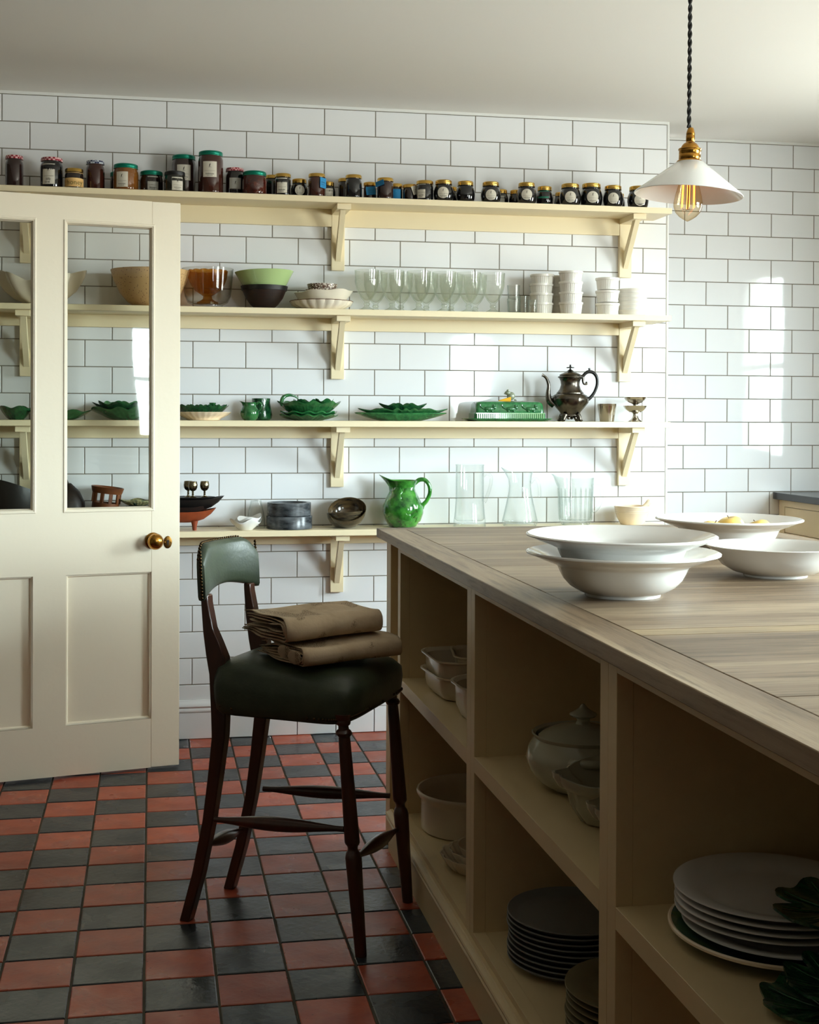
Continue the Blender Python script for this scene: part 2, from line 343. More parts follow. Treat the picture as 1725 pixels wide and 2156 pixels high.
def dup(root, loc, label, rot=None, group=None):
    def cp(o, parent):
        c = o.copy(); COL.objects.link(c); c.parent = parent
        for ch in list(o.children): cp(ch, c)
        return c
    r = cp(root, None); r.location = loc; r['label'] = label
    if rot is not None: r.rotation_euler = rot
    if group: r['group'] = group
    return r

# ------------------------------------------------------------------ wall tiles
TW, TH, G = .2015, .1013, .0032
Z0 = 2.3351
def tile_mesh(name, w, h, m, t=.0075, bev=.0014, g=G):
    """tile lying in the XZ plane, front face at y=0 towards -Y, chamfered front edge; origin at its centre"""
    a, b = w / 2 - g / 2, h / 2 - g / 2
    v = [(-a, t, -b), (a, t, -b), (a, t, b), (-a, t, b), (-a, bev, -b), (a, bev, -b), (a, bev, b), (-a, bev, b),
         (-a + bev, 0, -b + bev), (a - bev, 0, -b + bev), (a - bev, 0, b - bev), (-a + bev, 0, b - bev)]
    f = [(8, 9, 10, 11), (4, 5, 9, 8), (5, 6, 10, 9), (6, 7, 11, 10), (7, 4, 8, 11), (0, 1, 5, 4), (1, 2, 6, 5), (2, 3, 7, 6), (3, 0, 4, 7)]
    me = bpy.data.meshes.new(name); me.from_pydata(v, [], f); me.materials.append(m); me.update(); return me
CACHE = {}
def cached(w, h, m, **k):
    key = (round(w, 4), round(h, 4), m.name)
    if key not in CACHE: CACHE[key] = tile_mesh('tile', w, h, m, **k)
    return CACHE[key]
def jit(a): return (rnd.uniform(-a, a), rnd.uniform(-a, a) * .3, rnd.uniform(-a, a))

XR = 13 * TW           # the outer corner of the chimney breast
wall = obj('wall_back', MB().box(-1.0, XR + .006, .0015, .271, 0, ZC), GROUT); tag(wall, 'back wall of white metro tiles behind the open shelves', kind='structure')
hidden = MB()
for row in range(-1, 22):                     # row -1 is the top one; row k lies under boundary k
    ztop = Z0 - row * TH; zc = ztop - TH / 2
    off = 0 if row % 2 else .5
    for c in range(-6, 14):
        x0, x1 = (c + off - .5 * 0) * TW, (c + 1 + off) * TW
        x0, x1 = max(x0, -.98), min(x1, XR)
        if x1 - x0 < .02: continue
        # seen: whatever is not behind the island, the door's lower half, or left of the frame
        seen = x1 > -.06 and not (row >= 15 and x0 > 1.49) and not (row >= 11 and x1 < .66)
        if seen:
            link('tile', cached(x1 - x0, TH, TILE), wall, ((x0 + x1) / 2, 0, zc), jit(.0016))
        else:
            t = tile_mesh('t', x1 - x0, TH, TILE); hidden.add([(p.co.x + (x0 + x1) / 2, p.co.y, p.co.z + zc) for p in t.vertices], [tuple(q.vertices) for q in t.polygons]); bpy.data.meshes.remove(t)
zlow = Z0 - 22 * TH                           # bottom of the last whole row
for c in range(-5, 14):                       # the cut row over the skirting
    x0, x1 = max((c + .5) * TW, -.98), min((c + 1.5) * TW, XR)
    if x1 - x0 < .02: continue
    hh = zlow + .0 - .152
    if hh > .02 and .4 < x1 and x0 < 1.5: link('tile', cached(x1 - x0, hh, TILE), wall, ((x0 + x1) / 2, 0, .152 + hh / 2))
obj('tile', hidden, TILE, wall, smooth=False, kind='stuff')
# skirting tiles with a moulded top
sk = obj('baseboard_back', MB().box(-.98, XR, -.001, .0012, 0, .151), GROUT); tag(sk, 'white tiled skirting with moulded rail along the back wall', kind='structure')
SKT = cached(.1515, .104, TILE)
prof = [(.0, .104), (-.011, .104), (-.0125, .107), (-.0125, .114), (-.010, .118), (-.011, .121), (-.016, .126), (-.016, .131), (-.011, .140), (-.007, .146), (-.006, .150), (.0, .151)]
for i in range(-11, 13):
    x0 = .9585 + (i - 1) * .1517
    if x0 > XR - .05: break
    link('tile', SKT, sk, (x0 + .0758, -.009, .052))
    if x0 > .3 and x0 < 1.45: obj('rail_tile', MB().prism(prof, 0, x0 + .001, x0 + .1507), TILE, sk)
obj('rail_tile', MB().prism(prof, 0, -.98, .349).prism(prof, 0, 1.566, XR), TILE, sk, kind='stuff')
tag(obj('trim_1', MB().box(-1, XR + .006, -.003, .002, Z0 + TH + .0005, ZC), SHAFT), 'white filler strip between the top tiles and the ceiling', kind='structure')
tag(obj('trim_2', MB().tube([(XR + .0045, .0035, 0), (XR + .0045, .0035, ZC)], .0065, 12), SHAFT), 'white quadrant edge trim on the outer corner of the tiled wall', kind='structure')
# the alcove to the right, set back
AY = .277; ax0 = 2.9141
alc = obj('wall_alcove', MB().box(XR, WX + .14, AY + .0015, AY + .12, 0, ZC), GROUT); tag(alc, 'white tiled wall set back in the alcove at the right', kind='structure')
rest = MB()
for row in range(-1, 23):
    zc = Z0 - row * TH - TH / 2; off = 0 if row % 2 else .5
    for c in range(-3, 6):
        x0, x1 = max(ax0 + (c + off) * TW, XR + .003), min(ax0 + (c + 1 + off) * TW, WX)
        if x1 - x0 < .02: continue
        if row < 15 and x0 < 3.48:
            link('tile', cached(x1 - x0, TH, TILE), alc, ((x0 + x1) / 2, AY, zc), jit(.0035))
        else:
            t = cached(x1 - x0, TH, TILE); rest.add([(p.co.x + (x0 + x1) / 2, p.co.y + AY, p.co.z + zc) for p in t.vertices], [tuple(q.vertices) for q in t.polygons])
obj('tile', rest, TILE, alc, smooth=False, kind='stuff')
tag(obj('trim_3', MB().box(XR, WX, AY - .003, AY + .002, Z0 + TH + .0005, ZC), SHAFT), 'white filler strip over the alcove tiles', kind='structure')

# ------------------------------------------------------------------ floor
FP = .1572; FX, FY = .5366, -.1396
floor = obj('floor', MB().box(-1.1, WX + .14, YEND - .12, .4, -.06, -.0035), FGROUT); tag(floor, 'floor of red and black quarry tiles', kind='structure')
def qtile(w, d, m):
    key = ('q', round(w, 4), round(d, 4), m.name)
    if key not in CACHE:
        a, b, e, t = w / 2 - .0028, d / 2 - .0028, .0022, -.012
        v = [(-a, -b, t), (a, -b, t), (a, b, t), (-a, b, t), (-a, -b, -e * .7), (a, -b, -e * .7), (a, b, -e * .7), (-a, b, -e * .7), (-a + e, -b + e, 0), (a - e, -b + e, 0), (a - e, b - e, 0), (-a + e, b - e, 0)]
        f = [(8, 9, 10, 11), (4, 5, 9, 8), (5, 6, 10, 9), (6, 7, 11, 10), (7, 4, 8, 11), (0, 1, 5, 4), (1, 2, 6, 5), (2, 3, 7, 6), (3, 0, 4, 7)]
        me = bpy.data.meshes.new('tile'); me.from_pydata(v, [], f); me.materials.append(m); me.update(); CACHE[key] = me
    return CACHE[key]
farr, farb = MB(), MB()
for i in range(-10, 22):
    for j in range(-1, 53):
        x0, x1 = FX + i * FP, FX + (i + 1) * FP; y1, y0 = FY - j * FP, FY - (j + 1) * FP
        if j == -1: y1 = min(y1, -.002)
        x0, x1, y0 = max(x0, -1.05), min(x1, WX), max(y0, YEND)
        if x1 - x0 < .03 or y1 - y0 < .02: continue
        # tile between columns 0 and 1, rows 10 and 11 is red
        m = REDT if (i + j) % 2 == 0 else BLKT
        if -.05 < x1 and x0 < 1.26 and j < 17 and not (x1 < .5 and y0 > -.35):
            link('tile', qtile(x1 - x0, y1 - y0, m), floor, ((x0 + x1) / 2, (y0 + y1) / 2, rnd.uniform(-.0004, .0004)), (rnd.uniform(-.003, .003), rnd.uniform(-.003, .003), rnd.uniform(-.004, .004)))
        else:
            me = qtile(x1 - x0, y1 - y0, m); (farr if m is REDT else farb).add([(p.co.x + (x0 + x1) / 2, p.co.y + (y0 + y1) / 2, p.co.z) for p in me.vertices], [tuple(q.vertices) for q in me.polygons])
obj('tile', farr, REDT, floor, smooth=False, kind='stuff'); obj('tile', farb, BLKT, floor, smooth=False, kind='stuff')

# ------------------------------------------------------------------ the rest of the shell
tag(obj('ceiling', MB().box(-1.1, WX + .14, YEND - .12, .4, ZC, ZC + .1), PLASTER), 'plain white painted ceiling', kind='structure')
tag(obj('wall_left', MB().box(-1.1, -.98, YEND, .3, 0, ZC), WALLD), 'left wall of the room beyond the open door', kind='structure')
e0, e1, e2, e3 = END
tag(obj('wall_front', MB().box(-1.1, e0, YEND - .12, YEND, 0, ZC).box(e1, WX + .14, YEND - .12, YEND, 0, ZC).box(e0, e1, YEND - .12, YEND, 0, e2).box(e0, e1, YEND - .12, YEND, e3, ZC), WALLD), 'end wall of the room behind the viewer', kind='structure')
wn = obj('window_3', MB().box(e0, e0 + .045, YEND - .09, YEND - .05, e2, e3).box(e1 - .045, e1, YEND - .09, YEND - .05, e2, e3).box(e0, e1, YEND - .09, YEND - .05, e2, e2 + .05).box(e0, e1, YEND - .09, YEND - .05, e3 - .05, e3).box(e0, e1, YEND - .09, YEND - .05, 1.54, 1.575), SHAFT)
tag(wn, 'white sash window in the end wall behind the viewer', kind='structure'); obj('pane', MB().box(e0 + .04, e1 - .04, YEND - .073, YEND - .069, e2 + .04, e3 - .04), PANE, wn)
wr = MB(); ys = [.4] + [v for a in WINDOWS for v in (a[1], a[0])] + [YEND - .12]
for k in range(0, len(ys), 2): wr.box(WX, WX + .14, ys[k], ys[k + 1], 0, ZC)
for y0, y1, z0, z1 in WINDOWS: wr.box(WX, WX + .14, y0, y1, 0, z0).box(WX, WX + .14, y0, y1, z1, ZC)
tag(obj('wall_right', wr, WALLP, smooth=False), 'right-hand window wall above the black worktop', kind='structure')
for k, (y0, y1, z0, z1) in enumerate(WINDOWS):
    wn = obj('window_%d' % (k + 1), MB().box(WX + .03, WX + .08, y0, y0 + .045, z0, z1).box(WX + .03, WX + .08, y1 - .045, y1, z0, z1)
             .box(WX + .03, WX + .08, y0, y1, z0, z0 + .05).box(WX + .03, WX + .08, y0, y1, z1 - .05, z1), SHAFT, bevel=.003)
    tag(wn, 'white sash window in the right wall, number %d from the back' % (k + 1), kind='structure')
    obj('glazing_bar', MB().box(WX + .035, WX + .075, y0, y1, (z0 + z1) / 2 - .016, (z0 + z1) / 2 + .016), SHAFT, wn)
    obj('pane', MB().box(WX + .053, WX + .057, y0 + .04, y1 - .04, z0 + .04, z1 - .04), PANE, wn)

# ------------------------------------------------------------------ open door at the left
PD = Vector((.649, -.411, 0)); ang = math.atan2(-.206, -.979)
door = bpy.data.objects.new('door_1', None); COL.objects.link(door); door.location = PD; door.rotation_euler = (0, 0, ang)
tag(door, 'open ivory painted door with two glazed panels above two flat panels', kind='structure')
DW, DH, DT = .893, 1.986, .04       # local x towards the hinge, y out of the near face, z up
S1, S2, S3, S4 = .100, .392, .502, .792
Z1, Z2, Z3, Z4 = .181, .695, .918, 1.896
def dbox(x0, x1, z0, z1): return MB().box(x0, x1, -DT, 0, z0, z1)
obj('stile', dbox(0, S1, .01, DH), DOORP, door, bevel=.0015); obj('stile', dbox(S4, DW, .01, DH), DOORP, door, bevel=.0015)
obj('muntin', dbox(S2, S3, Z1, Z2), DOORP, door); obj('muntin', dbox(S2, S3, Z3, Z4), DOORP, door)
obj('rail', dbox(S1, S4, .01, Z1), DOORP, door); obj('rail', dbox(S1, S4, Z2, Z3), DOORP, door); obj('rail', dbox(S1, S4, Z4, DH), DOORP, door)
def frame(x0, x1, z0, z1, prof):
    """picture-frame moulding: prof = list of (inset from the opening edge, depth y)"""
    m = MB(); n = len(prof); vs = []
    for ix, iz in ((0, 0), (1, 0), (1, 1), (0, 1)):
        for a, y in prof: vs.append(((x0 + a, x1 - a)[ix], y, (z0 + a, z1 - a)[iz]))
    fs = [(c * n + k, c * n + k + 1, ((c + 1) % 4) * n + k + 1, ((c + 1) % 4) * n + k) for c in range(4) for k in range(n - 1)]
    return m.add(vs, fs)
for a, b in ((S1, S2), (S3, S4)):
    obj('panel', MB().box(a, b, -DT + .010, -.014, Z1, Z2), DOORP, door)
    obj('panel_moulding', frame(a, b, Z1, Z2, [(0, -.0005), (.0, -.004), (.005, -.006), (.009, -.0145)]), DOORP, door)
    bead = [(-.010, .0008), (-.008, .0030), (-.004, .0030), (-.002, .0008), (.0, .0006), (.002, -.004), (.0035, -.012), (.0055, -.0155)]
    obj('glazing_bead', frame(a, b, Z3, Z4, bead), DOORP, door)
    obj('glazing_bead', frame(a, b, Z3, Z4, [(.0, -DT), (.0055, -.024), (.0055, -.0195)]), DOORP, door)
    pn = MB(); nx, nz = 10, 26; vs = []; fs = []
    for i in range(nx + 1):
        for k in range(nz + 1):
            x = a + (b - a) * i / nx; z = Z3 + (Z4 - Z3) * k / nz
            vs.append((x, -.0178 + .00022 * sin(17 * x + 2.6 * z) * sin(4.3 * z + 6 * x), z))
    fs = [(i * (nz + 1) + k, (i + 1) * (nz + 1) + k, (i + 1) * (nz + 1) + k + 1, i * (nz + 1) + k + 1) for i in range(nx) for k in range(nz)]
    obj('glass_pane', pn.add(vs, fs), PANE, door)
def turned(prof, n=28):   # lathe about the local +y axis
    b = MB().lathe(prof, n); b.v = [(x, z, -y) for x, y, z in b.v]; return b
kn = obj('door_knob', turned([(0, .062), (.012, .0615), (.021, .057), (.0268, .048), (.0285, .040), (.0265, .031), (.021, .024), (.012, .018), (.010, .012), (.0105, .006), (.0105, .0)]), BRASS, door, (.094, 0, .8035), label='round brass knob')
obj('rose', turned([(0, .006), (.016, .006), (.024, .005), (.028, .003), (.029, 0)]), BRASS, kn)
kp = obj('keyhole_plate', MB().add(*(lambda b: ([(x * .68, y, z) for x, y, z in b.v], b.f))(turned([(0, .0022), (.018, .0022), (.0215, .0012), (.022, 0)]))), BRASSD, door, (.0425, .0005, .7965), label='oval dark brass keyhole plate')
obj('keyhole', MB().box(-.0022, .0022, .0022, .0030, -.010, .002).add(*(lambda b: (b.v, b.f))(turned([(0, .0031), (.0042, .0031), (.0042, .002)], 12).off(0, 0, .004))), BLACKC, kp)
for sx in (-1, 1): obj('screw', turned([(0, .0034), (.0022, .003), (.0026, .002)], 10), BRASS, kp, (sx * .0105, 0, 0))

# ------------------------------------------------------------------ open wall shelves
SH = [(2.065, 'topmost cream painted wall shelf, holding the jam jars'), (1.643, 'second cream painted wall shelf, holding glasses and white ramekins'),
      (1.223, 'third cream painted wall shelf, holding green leaf dishes and the teapot'), (.813, 'lowest cream painted wall shelf, holding the jugs and marble bowls')]
def bracket_parts(parent, x, zu, drop=.236):
    """zu: underside of the shelf"""
    b = obj('bracket', MB().box(x - .0255, x + .0255, -.020, .001, zu - drop, zu), SHELF, parent, bevel=.0012)
    obj('arm', MB().box(x - .0265, x + .0265, -.178, -.020, zu - .0215, zu), SHELF, b, bevel=.001)
    z0, z1 = zu - drop + .034, zu - .0215
    obj('brace', MB().prism([(-.0195, z0), (-.0195, z0 + .058), (-.122, z1), (-.155, z1)], 0, x - .0100, x + .0100), SHELF, b)
for z, lab in SH:
    t = thing('wall_shelf', lab, 'shelf', (0, -.1, z), group='cream wall shelves')
    t.location = (0, 0, 0)
    obj('board', MB().box(-.75, 2.563, -.198, .0, z - .0225, z), SHELF, t, bevel=.0015)
    zu = z - .0225
    obj('batten', MB().box(-.75, 2.411, -.019, .0, zu - .066 if z > 2 else zu - .048 if z > 1.6 else zu - .046, zu), SHELF, t, bevel=.001)
    for x in (.092, 1.262, 2.437): bracket_parts(t, x, zu)

# ------------------------------------------------------------------ island: worktop, cabinet units, plinth
IX, ZT = 1.2125, .908          # left edge and top of the worktop
IXR = 2.355
wt = thing('island_worktop', 'thick grey-brown oak worktop of the kitchen island', 'worktop')
def board(x0, x1, y0, y1, m, z0=ZT - .0265): return obj('board', MB().box(x0, x1, y0, y1, z0, ZT), m, wt, bevel=.0016, seg=2)
YE = -1.232
board(IX, IXR, YE - .062, YE, OAK_X)
board(IX, 1.291, -4.42, YE - .0632, OAK_Y); board(IXR - .079, IXR, -4.42, YE - .0632, OAK_Y)
seams = [YE - .0632, -1.745, -2.257, -2.70, -3.152, -3.208, -3.66, -4.10, -4.42]
for k in range(len(seams) - 1): board(1.2920, IXR - .080, seams[k + 1] + .0008, seams[k], OAK_L if k == 4 else OAK_X)
XF, FT = 1.234, .027            # face of the frame, frame thickness
ZB, ZM, ZRT = .131, .511, .862  # bottom board, middle shelf, underside of top rail
XB = 1.565
def unit(y0, y1, sa, sb, lab):
    """cabinet unit between y0 (far) and y1 (near); sa/sb: widths of its far and near stiles"""
    t = thing('island_cabinet', lab, 'cabinet', group='open cabinets of the island')
    zt = ZT - .0268
    obj('stile', MB().box(XF, XF + FT, y0 - sa, y0 - .0004, .1155, zt), CREAM, t, bevel=.0008)
    obj('stile', MB().box(XF, XF + FT, y1 + .0004, y1 + sb, .1155, zt), CREAM, t, bevel=.0008)
    for z0, z1 in ((.1155, ZB), (.477, ZM), (ZRT, zt)): obj('rail', MB().box(XF, XF + FT, y1 + sb, y0 - sa, z0, z1), CREAM, t, bevel=.0006)
    ya, yb = y0 - sa + .0, y1 + sb
    obj('side_panel', MB().box(XF + FT, XB + .012, y0 - sa, y0 - .004, .1155, zt), CREAM, t)
    obj('side_panel', MB().box(XF + FT, XB + .012, y1 + .004, y1 + sb, .1155, zt), CREAM, t)
    obj('back_panel', MB().box(XB, XB + .012, yb, ya, .1155, zt), CREAM, t)
    obj('shelf', MB().box(XF + FT, XB, yb, ya, ZM - .022, ZM - .0008), CREAM, t)
    obj('bottom_board', MB().box(XF + FT, XB, yb, ya, .1155, ZB - .0008), CREAM, t)
    return t
unit(-1.471, -2.341, .036, .037, 'cream island cabinet furthest from the viewer, behind the stool, with oven dishes')
unit(-2.341, -3.223, .033, .037, 'middle cream island cabinet, holding the lidded tureen and grey plates')
unit(-3.223, -4.105, .037, .037, 'nearest cream island cabinet, holding the large white plates and blue platter')
core = thing('island_core', 'cream painted body of the island behind its open cabinets', 'cabinet')
obj('body', MB().box(XB + .0135, 2.32, -4.36, -1.285, .0, ZT - .0268), CREAM, core)
obj('body', MB().box(XF + .0275, XB + .0125, -4.36, -4.106, .0, ZT - .0268), CREAM, core)
obj('front', MB().box(XF, XF + .027, -4.36, -4.106, .1155, ZT - .0268), CREAM, core)
pst = thing('island_end_post', 'cream painted end post at the far left corner of the island', 'cabinet')
obj('post', MB().box(XF + .001, XF + .048, -1.350, -1.283, 0, ZT - .0268), CREAM, pst, bevel=.0012)
obj('panel', MB().box(XF + .026, XB + .012, -1.4705, -1.3505, 0, ZT - .0268), CREAM, pst)
obj('end_panel', MB().box(XF + .048, XB + .012, -1.350, -1.291, 0, ZT - .0268), CREAM, pst)
pl = thing('island_plinth', 'cream painted plinth with beaded moulding along the foot of the island', 'plinth')
obj('board', MB().box(1.2195, XF + FT - .002, -4.36, -1.415, 0, .088), CREAM, pl)
mp = [(XF, .085), (1.2185, .085), (1.214, .0885), (1.2125, .0925), (1.2145, .0965), (1.2165, .0975), (1.2135, .1005), (1.2125, .1045), (1.2145, .1085), (1.219, .1105), (1.224, .1115), (1.2265, .115), (XF, .1152)]
obj('moulding', MB().prism([(x, z) for x, z in mp], 1, -4.36, -1.405), CREAM, pl)
obj('board', MB().box(XF + .0, XB, -4.105, -1.471, .089, .1152), CREAM, pl)

# ------------------------------------------------------------------ counter on the right
ct = thing('counter_worktop', 'black slate worktop on the cream cupboards at the right', 'worktop')
obj('slab', MB().box(3.232, WX, -.46, AY, .885, .915), STONETOP, ct, bevel=.0015); obj('slab', MB().box(3.232, WX, -4.6, -.4605, .885, .915), STONETOP, ct, bevel=.0015)
for q in range(4):
    ya = AY - .003 - q * .95; yb = max(ya - .949, -4.58)
    if q: ya, yb = -.68 - (q - 1) * 1.0, -.68 - q * 1.0 + .001
    cb = thing('base_cupboard', ('cream base cupboard in the alcove, under the far end of the black worktop', 'cream base cupboard second from the alcove, under the black worktop', 'cream base cupboard third from the alcove, under the black worktop', 'cream base cupboard fourth from the alcove, under the black worktop')[q], 'cupboard', group='cream base cupboards')
    obj('carcass', MB().box(3.29, WX, yb, ya, .08, .8845), CREAM, cb)
    obj('stile', MB().box(3.26, 3.29, ya - .052, ya, .08, .8845), CREAM, cb); obj('stile', MB().box(3.26, 3.29, yb, yb + .05, .08, .8845), CREAM, cb)
    obj('rail', MB().box(3.26, 3.29, yb + .05, ya - .052, .855, .8845), CREAM, cb); obj('rail', MB().box(3.26, 3.29, yb + .05, ya - .052, .712, .741), CREAM, cb)
    obj('plinth', MB().box(3.30, WX, yb, ya, 0, .08), CREAM, cb)
    obj('drawer', MB().box(3.261, 3.289, yb + .0525, ya - .0545, .7435, .8525), CREAM, cb)
    ym = (ya + yb) / 2
    for a, b in ((ym + .0015, ya - .0545), (yb + .0525, ym - .0015)):
        d = obj('cupboard_door', MB().box(3.270, 3.286, a + .05, b - .05, .14, .66), CREAM, cb)
        obj('stile', MB().box(3.261, 3.289, a, a + .055, .09, .709), CREAM, d); obj('stile', MB().box(3.261, 3.289, b - .055, b, .09, .709), CREAM, d)
        obj('rail', MB().box(3.261, 3.289, a + .055, b - .055, .654, .709), CREAM, d); obj('rail', MB().box(3.261, 3.289, a + .055, b - .055, .09, .15), CREAM, d)

# ------------------------------------------------------------------ pendant lamp
lp = thing('pendant_lamp', 'opal white conical pendant lamp with brass holder on a black twisted flex', 'lamp', (1.7925, -2.19, 1.7675), rot=(R(.5), R(1.6), 0))
LZ = 1.7675
for s in (0, pi):
    pts = []; n = 150
    for i in range(n + 1):
        z = .158 + (ZC - LZ - .158) * i / n; t = z * 2 * pi / .040 + s; q = -R(1.6) * z
        pts.append((.0026 * cos(t) + q, .0026 * sin(t), z))
    obj('flex', MB().tube(pts, .0029, 6), BLACKC, lp)
sh = MB().lathe([(.0265, .079), (.030, .0785), (.1255, .003), (.1272, .0005), (.1262, -.0005), (.1245, .0015), (.0285, .0755), (.0265, .076)], 64)
obj('shade', sh, OPAL, lp, rot=(0, R(2.6), 0))
obj('lamp_holder', MB().lathe([(.0, .158), (.006, .158), (.0075, .155), (.0095, .148), (.0105, .143), (.0098, .141), (.0104, .139), (.0104, .127), (.0098, .1255), (.0108, .1235), (.0150, .121), (.0190, .1165), (.0210, .112), (.0212, .110),
    (.0262, .109), (.0275, .107), (.0268, .105), (.0255, .1035), (.0255, .096), (.0248, .095), (.0255, .094), (.0255, .0835), (.0248, .0825), (.0255, .0815), (.0290, .0805), (.0302, .0785), (.0290, .0770), (.0, .0770)], 32), BRASS, lp)
bulb = obj('bulb', MB().lathe([(.0, -.0625), (.003, -.0612), (.010, -.0575), (.020, -.051), (.029, -.041), (.0335, -.0285), (.0338, -.018), (.0315, -.004), (.027, .014), (.0215, .032), (.0165, .046), (.0135, .058)], 36), BULBG, lp)
FIL = mat('glowing_filament', rgb(255, 120, 20), .5, emit=((1, .22, .03, 1), 9))
for k in range(6):
    a = k * pi / 3 + .3; r = .0145
    obj('filament', MB().tube([(r * cos(a), r * sin(a), .030), (r * 1.12 * cos(a), r * 1.12 * sin(a), -.030)], .00075, 6), FIL, bulb)
obj('filament_support', MB().tube([(0, 0, .055), (0, 0, -.034)], .0018, 6).tube([(.013, 0, -.034), (-.013, 0, -.034)], .0005, 5).tube([(0, .013, -.034), (0, -.013, -.034)], .0005, 5).lathe([(0, .06), (.009, .058), (.006, .04), (.002, .03), (0, .03)], 12), mat('wire', rgb(120, 90, 60), .4, 1), bulb)

# ------------------------------------------------------------------ dishes on the island top
WIDE = [(0, .0045), (.040, .0045), (.060, .0045), (.066, .0), (.0705, .0005), (.0715, .0055), (.085, .0105), (.100, .020), (.112, .033), (.1185, .046), (.1225, .055), (.1265, .0590), (.150, .0675), (.172, .0765), (.1795, .0808), (.1815, .0800), (.1818, .0825), (.178, .0845), (.170, .0810), (.148, .0722), (.124, .0632), (.119, .0585), (.115, .048), (.108, .0365), (.097, .0255), (.083, .0165), (.065, .0105), (.030, .0085), (0, .0085)]
def wide_bowl(lab, loc, s=1.0):
    t = thing('serving_bowl', lab, 'bowl', loc, group='wide-rimmed white bowls'); obj('bowl', MB().lathe([(r * s, z * s) for r, z in WIDE], 72), CHINA, t); return t
wide_bowl('wide-rimmed white bowl standing on the oak worktop with another stacked in it', (1.423, -2.768, ZT))
ub = wide_bowl('wide-rimmed white bowl stacked on top of another on the island', (1.421, -2.764, ZT + .0335), .985); ub.rotation_euler = (R(.4), R(-.5), 1)
wide_bowl('wide-rimmed white bowl at the back of the island, holding yellow apples', (1.973, -2.03, ZT))
DEEP = [(0, .0035), (.055, .0035), (.062, 0), (.066, .0005), (.067, .005), (.090, .011), (.112, .024), (.127, .041), (.137, .058), (.1455, .0635), (.1465, .0650), (.1445, .0662), (.136, .0620), (.124, .045), (.109, .029), (.088, .0165), (.060, .0105), (0, .0095)]
db = thing('pasta_bowl', 'shallow white bowl at the right edge, standing on the island in front of the apples', 'bowl', (1.853, -2.525, ZT)); obj('bowl', MB().lathe(DEEP, 72), CHINA, db)
AP = [(0, .0085), (.004, .0045), (.010, .0005), (.016, .001), (.024, .008), (.031, .022), (.0335, .034), (.032, .045), (.026, .0555), (.017, .0605), (.009, .0605), (.004, .057), (0, .054)]
for k, (x, y, z, s, lab) in enumerate([(1.915, -2.045, .006, 1.0, 'leftmost pale yellow apple in the white bowl'), (1.958, -2.092, .009, .95, 'front pale yellow apple lying on its side in the white bowl'),
        (2.000, -2.000, .008, 1.08, 'large yellow apple in the middle of the white bowl'), (2.050, -2.066, .006, 1.05, 'rightmost pale yellow apple in the white bowl')]):
    a = thing('apple', lab, 'apple', (x, y, ZT + .010 + z), group='apples in the white bowl', rot=(R((8, 24, -10, 14)[k]), R((10, -14, 6, 16)[k]), k))
    obj('flesh', MB().lathe([(r * s, h * s) for r, h in AP], 28), APPLE, a)
    obj('stalk', MB().tube([(0, 0, .053 * s), (.001, 0, .062 * s), (.003, 0, .066 * s)], [.0011, .0009, .0013], 6), RIM, a)

# ------------------------------------------------------------------ bar stool
ch = thing('bar_stool', 'tall dark wooden bar stool with studded green leather seat and back', 'stool', (.909, -1.862, 0), R(-30))
# local x forward, local y to the far side
back = [(-.200, .792), (-.194, .716), (-.186, .66), (-.177, .613), (-.172, .52), (-.170, .46), (-.181, .357), (-.195, .251), (-.223, .12), (-.257, 0)]
frnt = [(-.181, .787), (-.168, .726), (-.150, .69), (-.134, .655), (-.131, .61), (-.131, .524), (-.134, .463), (-.149, .36), (-.166, .254), (-.194, .124), (-.230, 0)]
topb = [(-.2005, .806)]; topf = [(-.1825, .806)]
for s, y in ((-1, -.135), (1, .133)):
    poly = topf + frnt + back[::-1] + topb
    y1 = y - s * .031
    obj('leg', MB().prism(poly, 1, y, y1), CHAIRW, ch, bevel=.003, seg=2, label='sabre-shaped back leg rising to the backrest')
def turned_leg(top, foot, n=24):
    prof = [(0, .0, .0125), (.0, .0, .0135), (.30, 0, .0185), (.405, 0, .0195), (.425, 0, .0165), (.435, 0, .0125), (.447, 0, .0118), (.456, 0, .0135), (.462, 0, .0165), (.470, 0, .0180), (.49, 0, .0185), (.88, 0, .0142), (.905, 0, .0135), (.912, 0, .0175), (.922, 0, .0190), (.931, 0, .0165), (.936, 0, .0125), (.950, 0, .0120), (.956, 0, .0160), (.965, 0, .0178), (.974, 0, .0165), (.98, 0, .0195), (1.0, 0, .0205), (1.0, 0, 0)]
    a, b = Vector(foot), Vector(top); m = MB(); vs = []; fs = []
    for t, _, r in prof:
        c = a.lerp(b, t)
        for k in range(n):
            q = 2 * pi * k / n; oct_ = 1 - .05 * abs(sin(4 * q)) if .0 < t < .40 or .48 < t < .88 else 1
            vs.append((c.x + r * oct_ * cos(q), c.y + r * oct_ * sin(q), c.z))
    for i in range(len(prof) - 1):
        for k in range(n): fs.append((i * n + k, i * n + (k + 1) % n, (i + 1) * n + (k + 1) % n, (i + 1) * n + k))
    return m.add(vs, fs)
obj('leg', turned_leg((.190, -.176, .555), (.239, -.178, 0)), CHAIRW, ch, label='turned front leg nearer the viewer')
obj('leg', turned_leg((.182, .180, .555), (.229, .181, 0)), CHAIRW, ch, label='turned front leg beside the island')
def spindle(a, b, r0, r1, flat=.62):
    a, b = Vector(a), Vector(b); pts = []; rd = []
    for i in range(19):
        t = i / 18; pts.append(a.lerp(b, t)); s = sin(pi * min(max((t - .05) / .9, 0), 1)); rd.append(r0 + (r1 - r0) * s ** 1.3)
    m = MB().tube(pts, rd, 16)
    return m
obj('stretcher', spindle((-.152, -.150, .266), (.196, -.177, .288), .0068, .0175), CHAIRW, ch, label='reeded side stretcher nearer the viewer')
obj('stretcher', spindle((-.150, .118, .270), (.180, .181, .267), .0068, .0165), CHAIRW, ch)
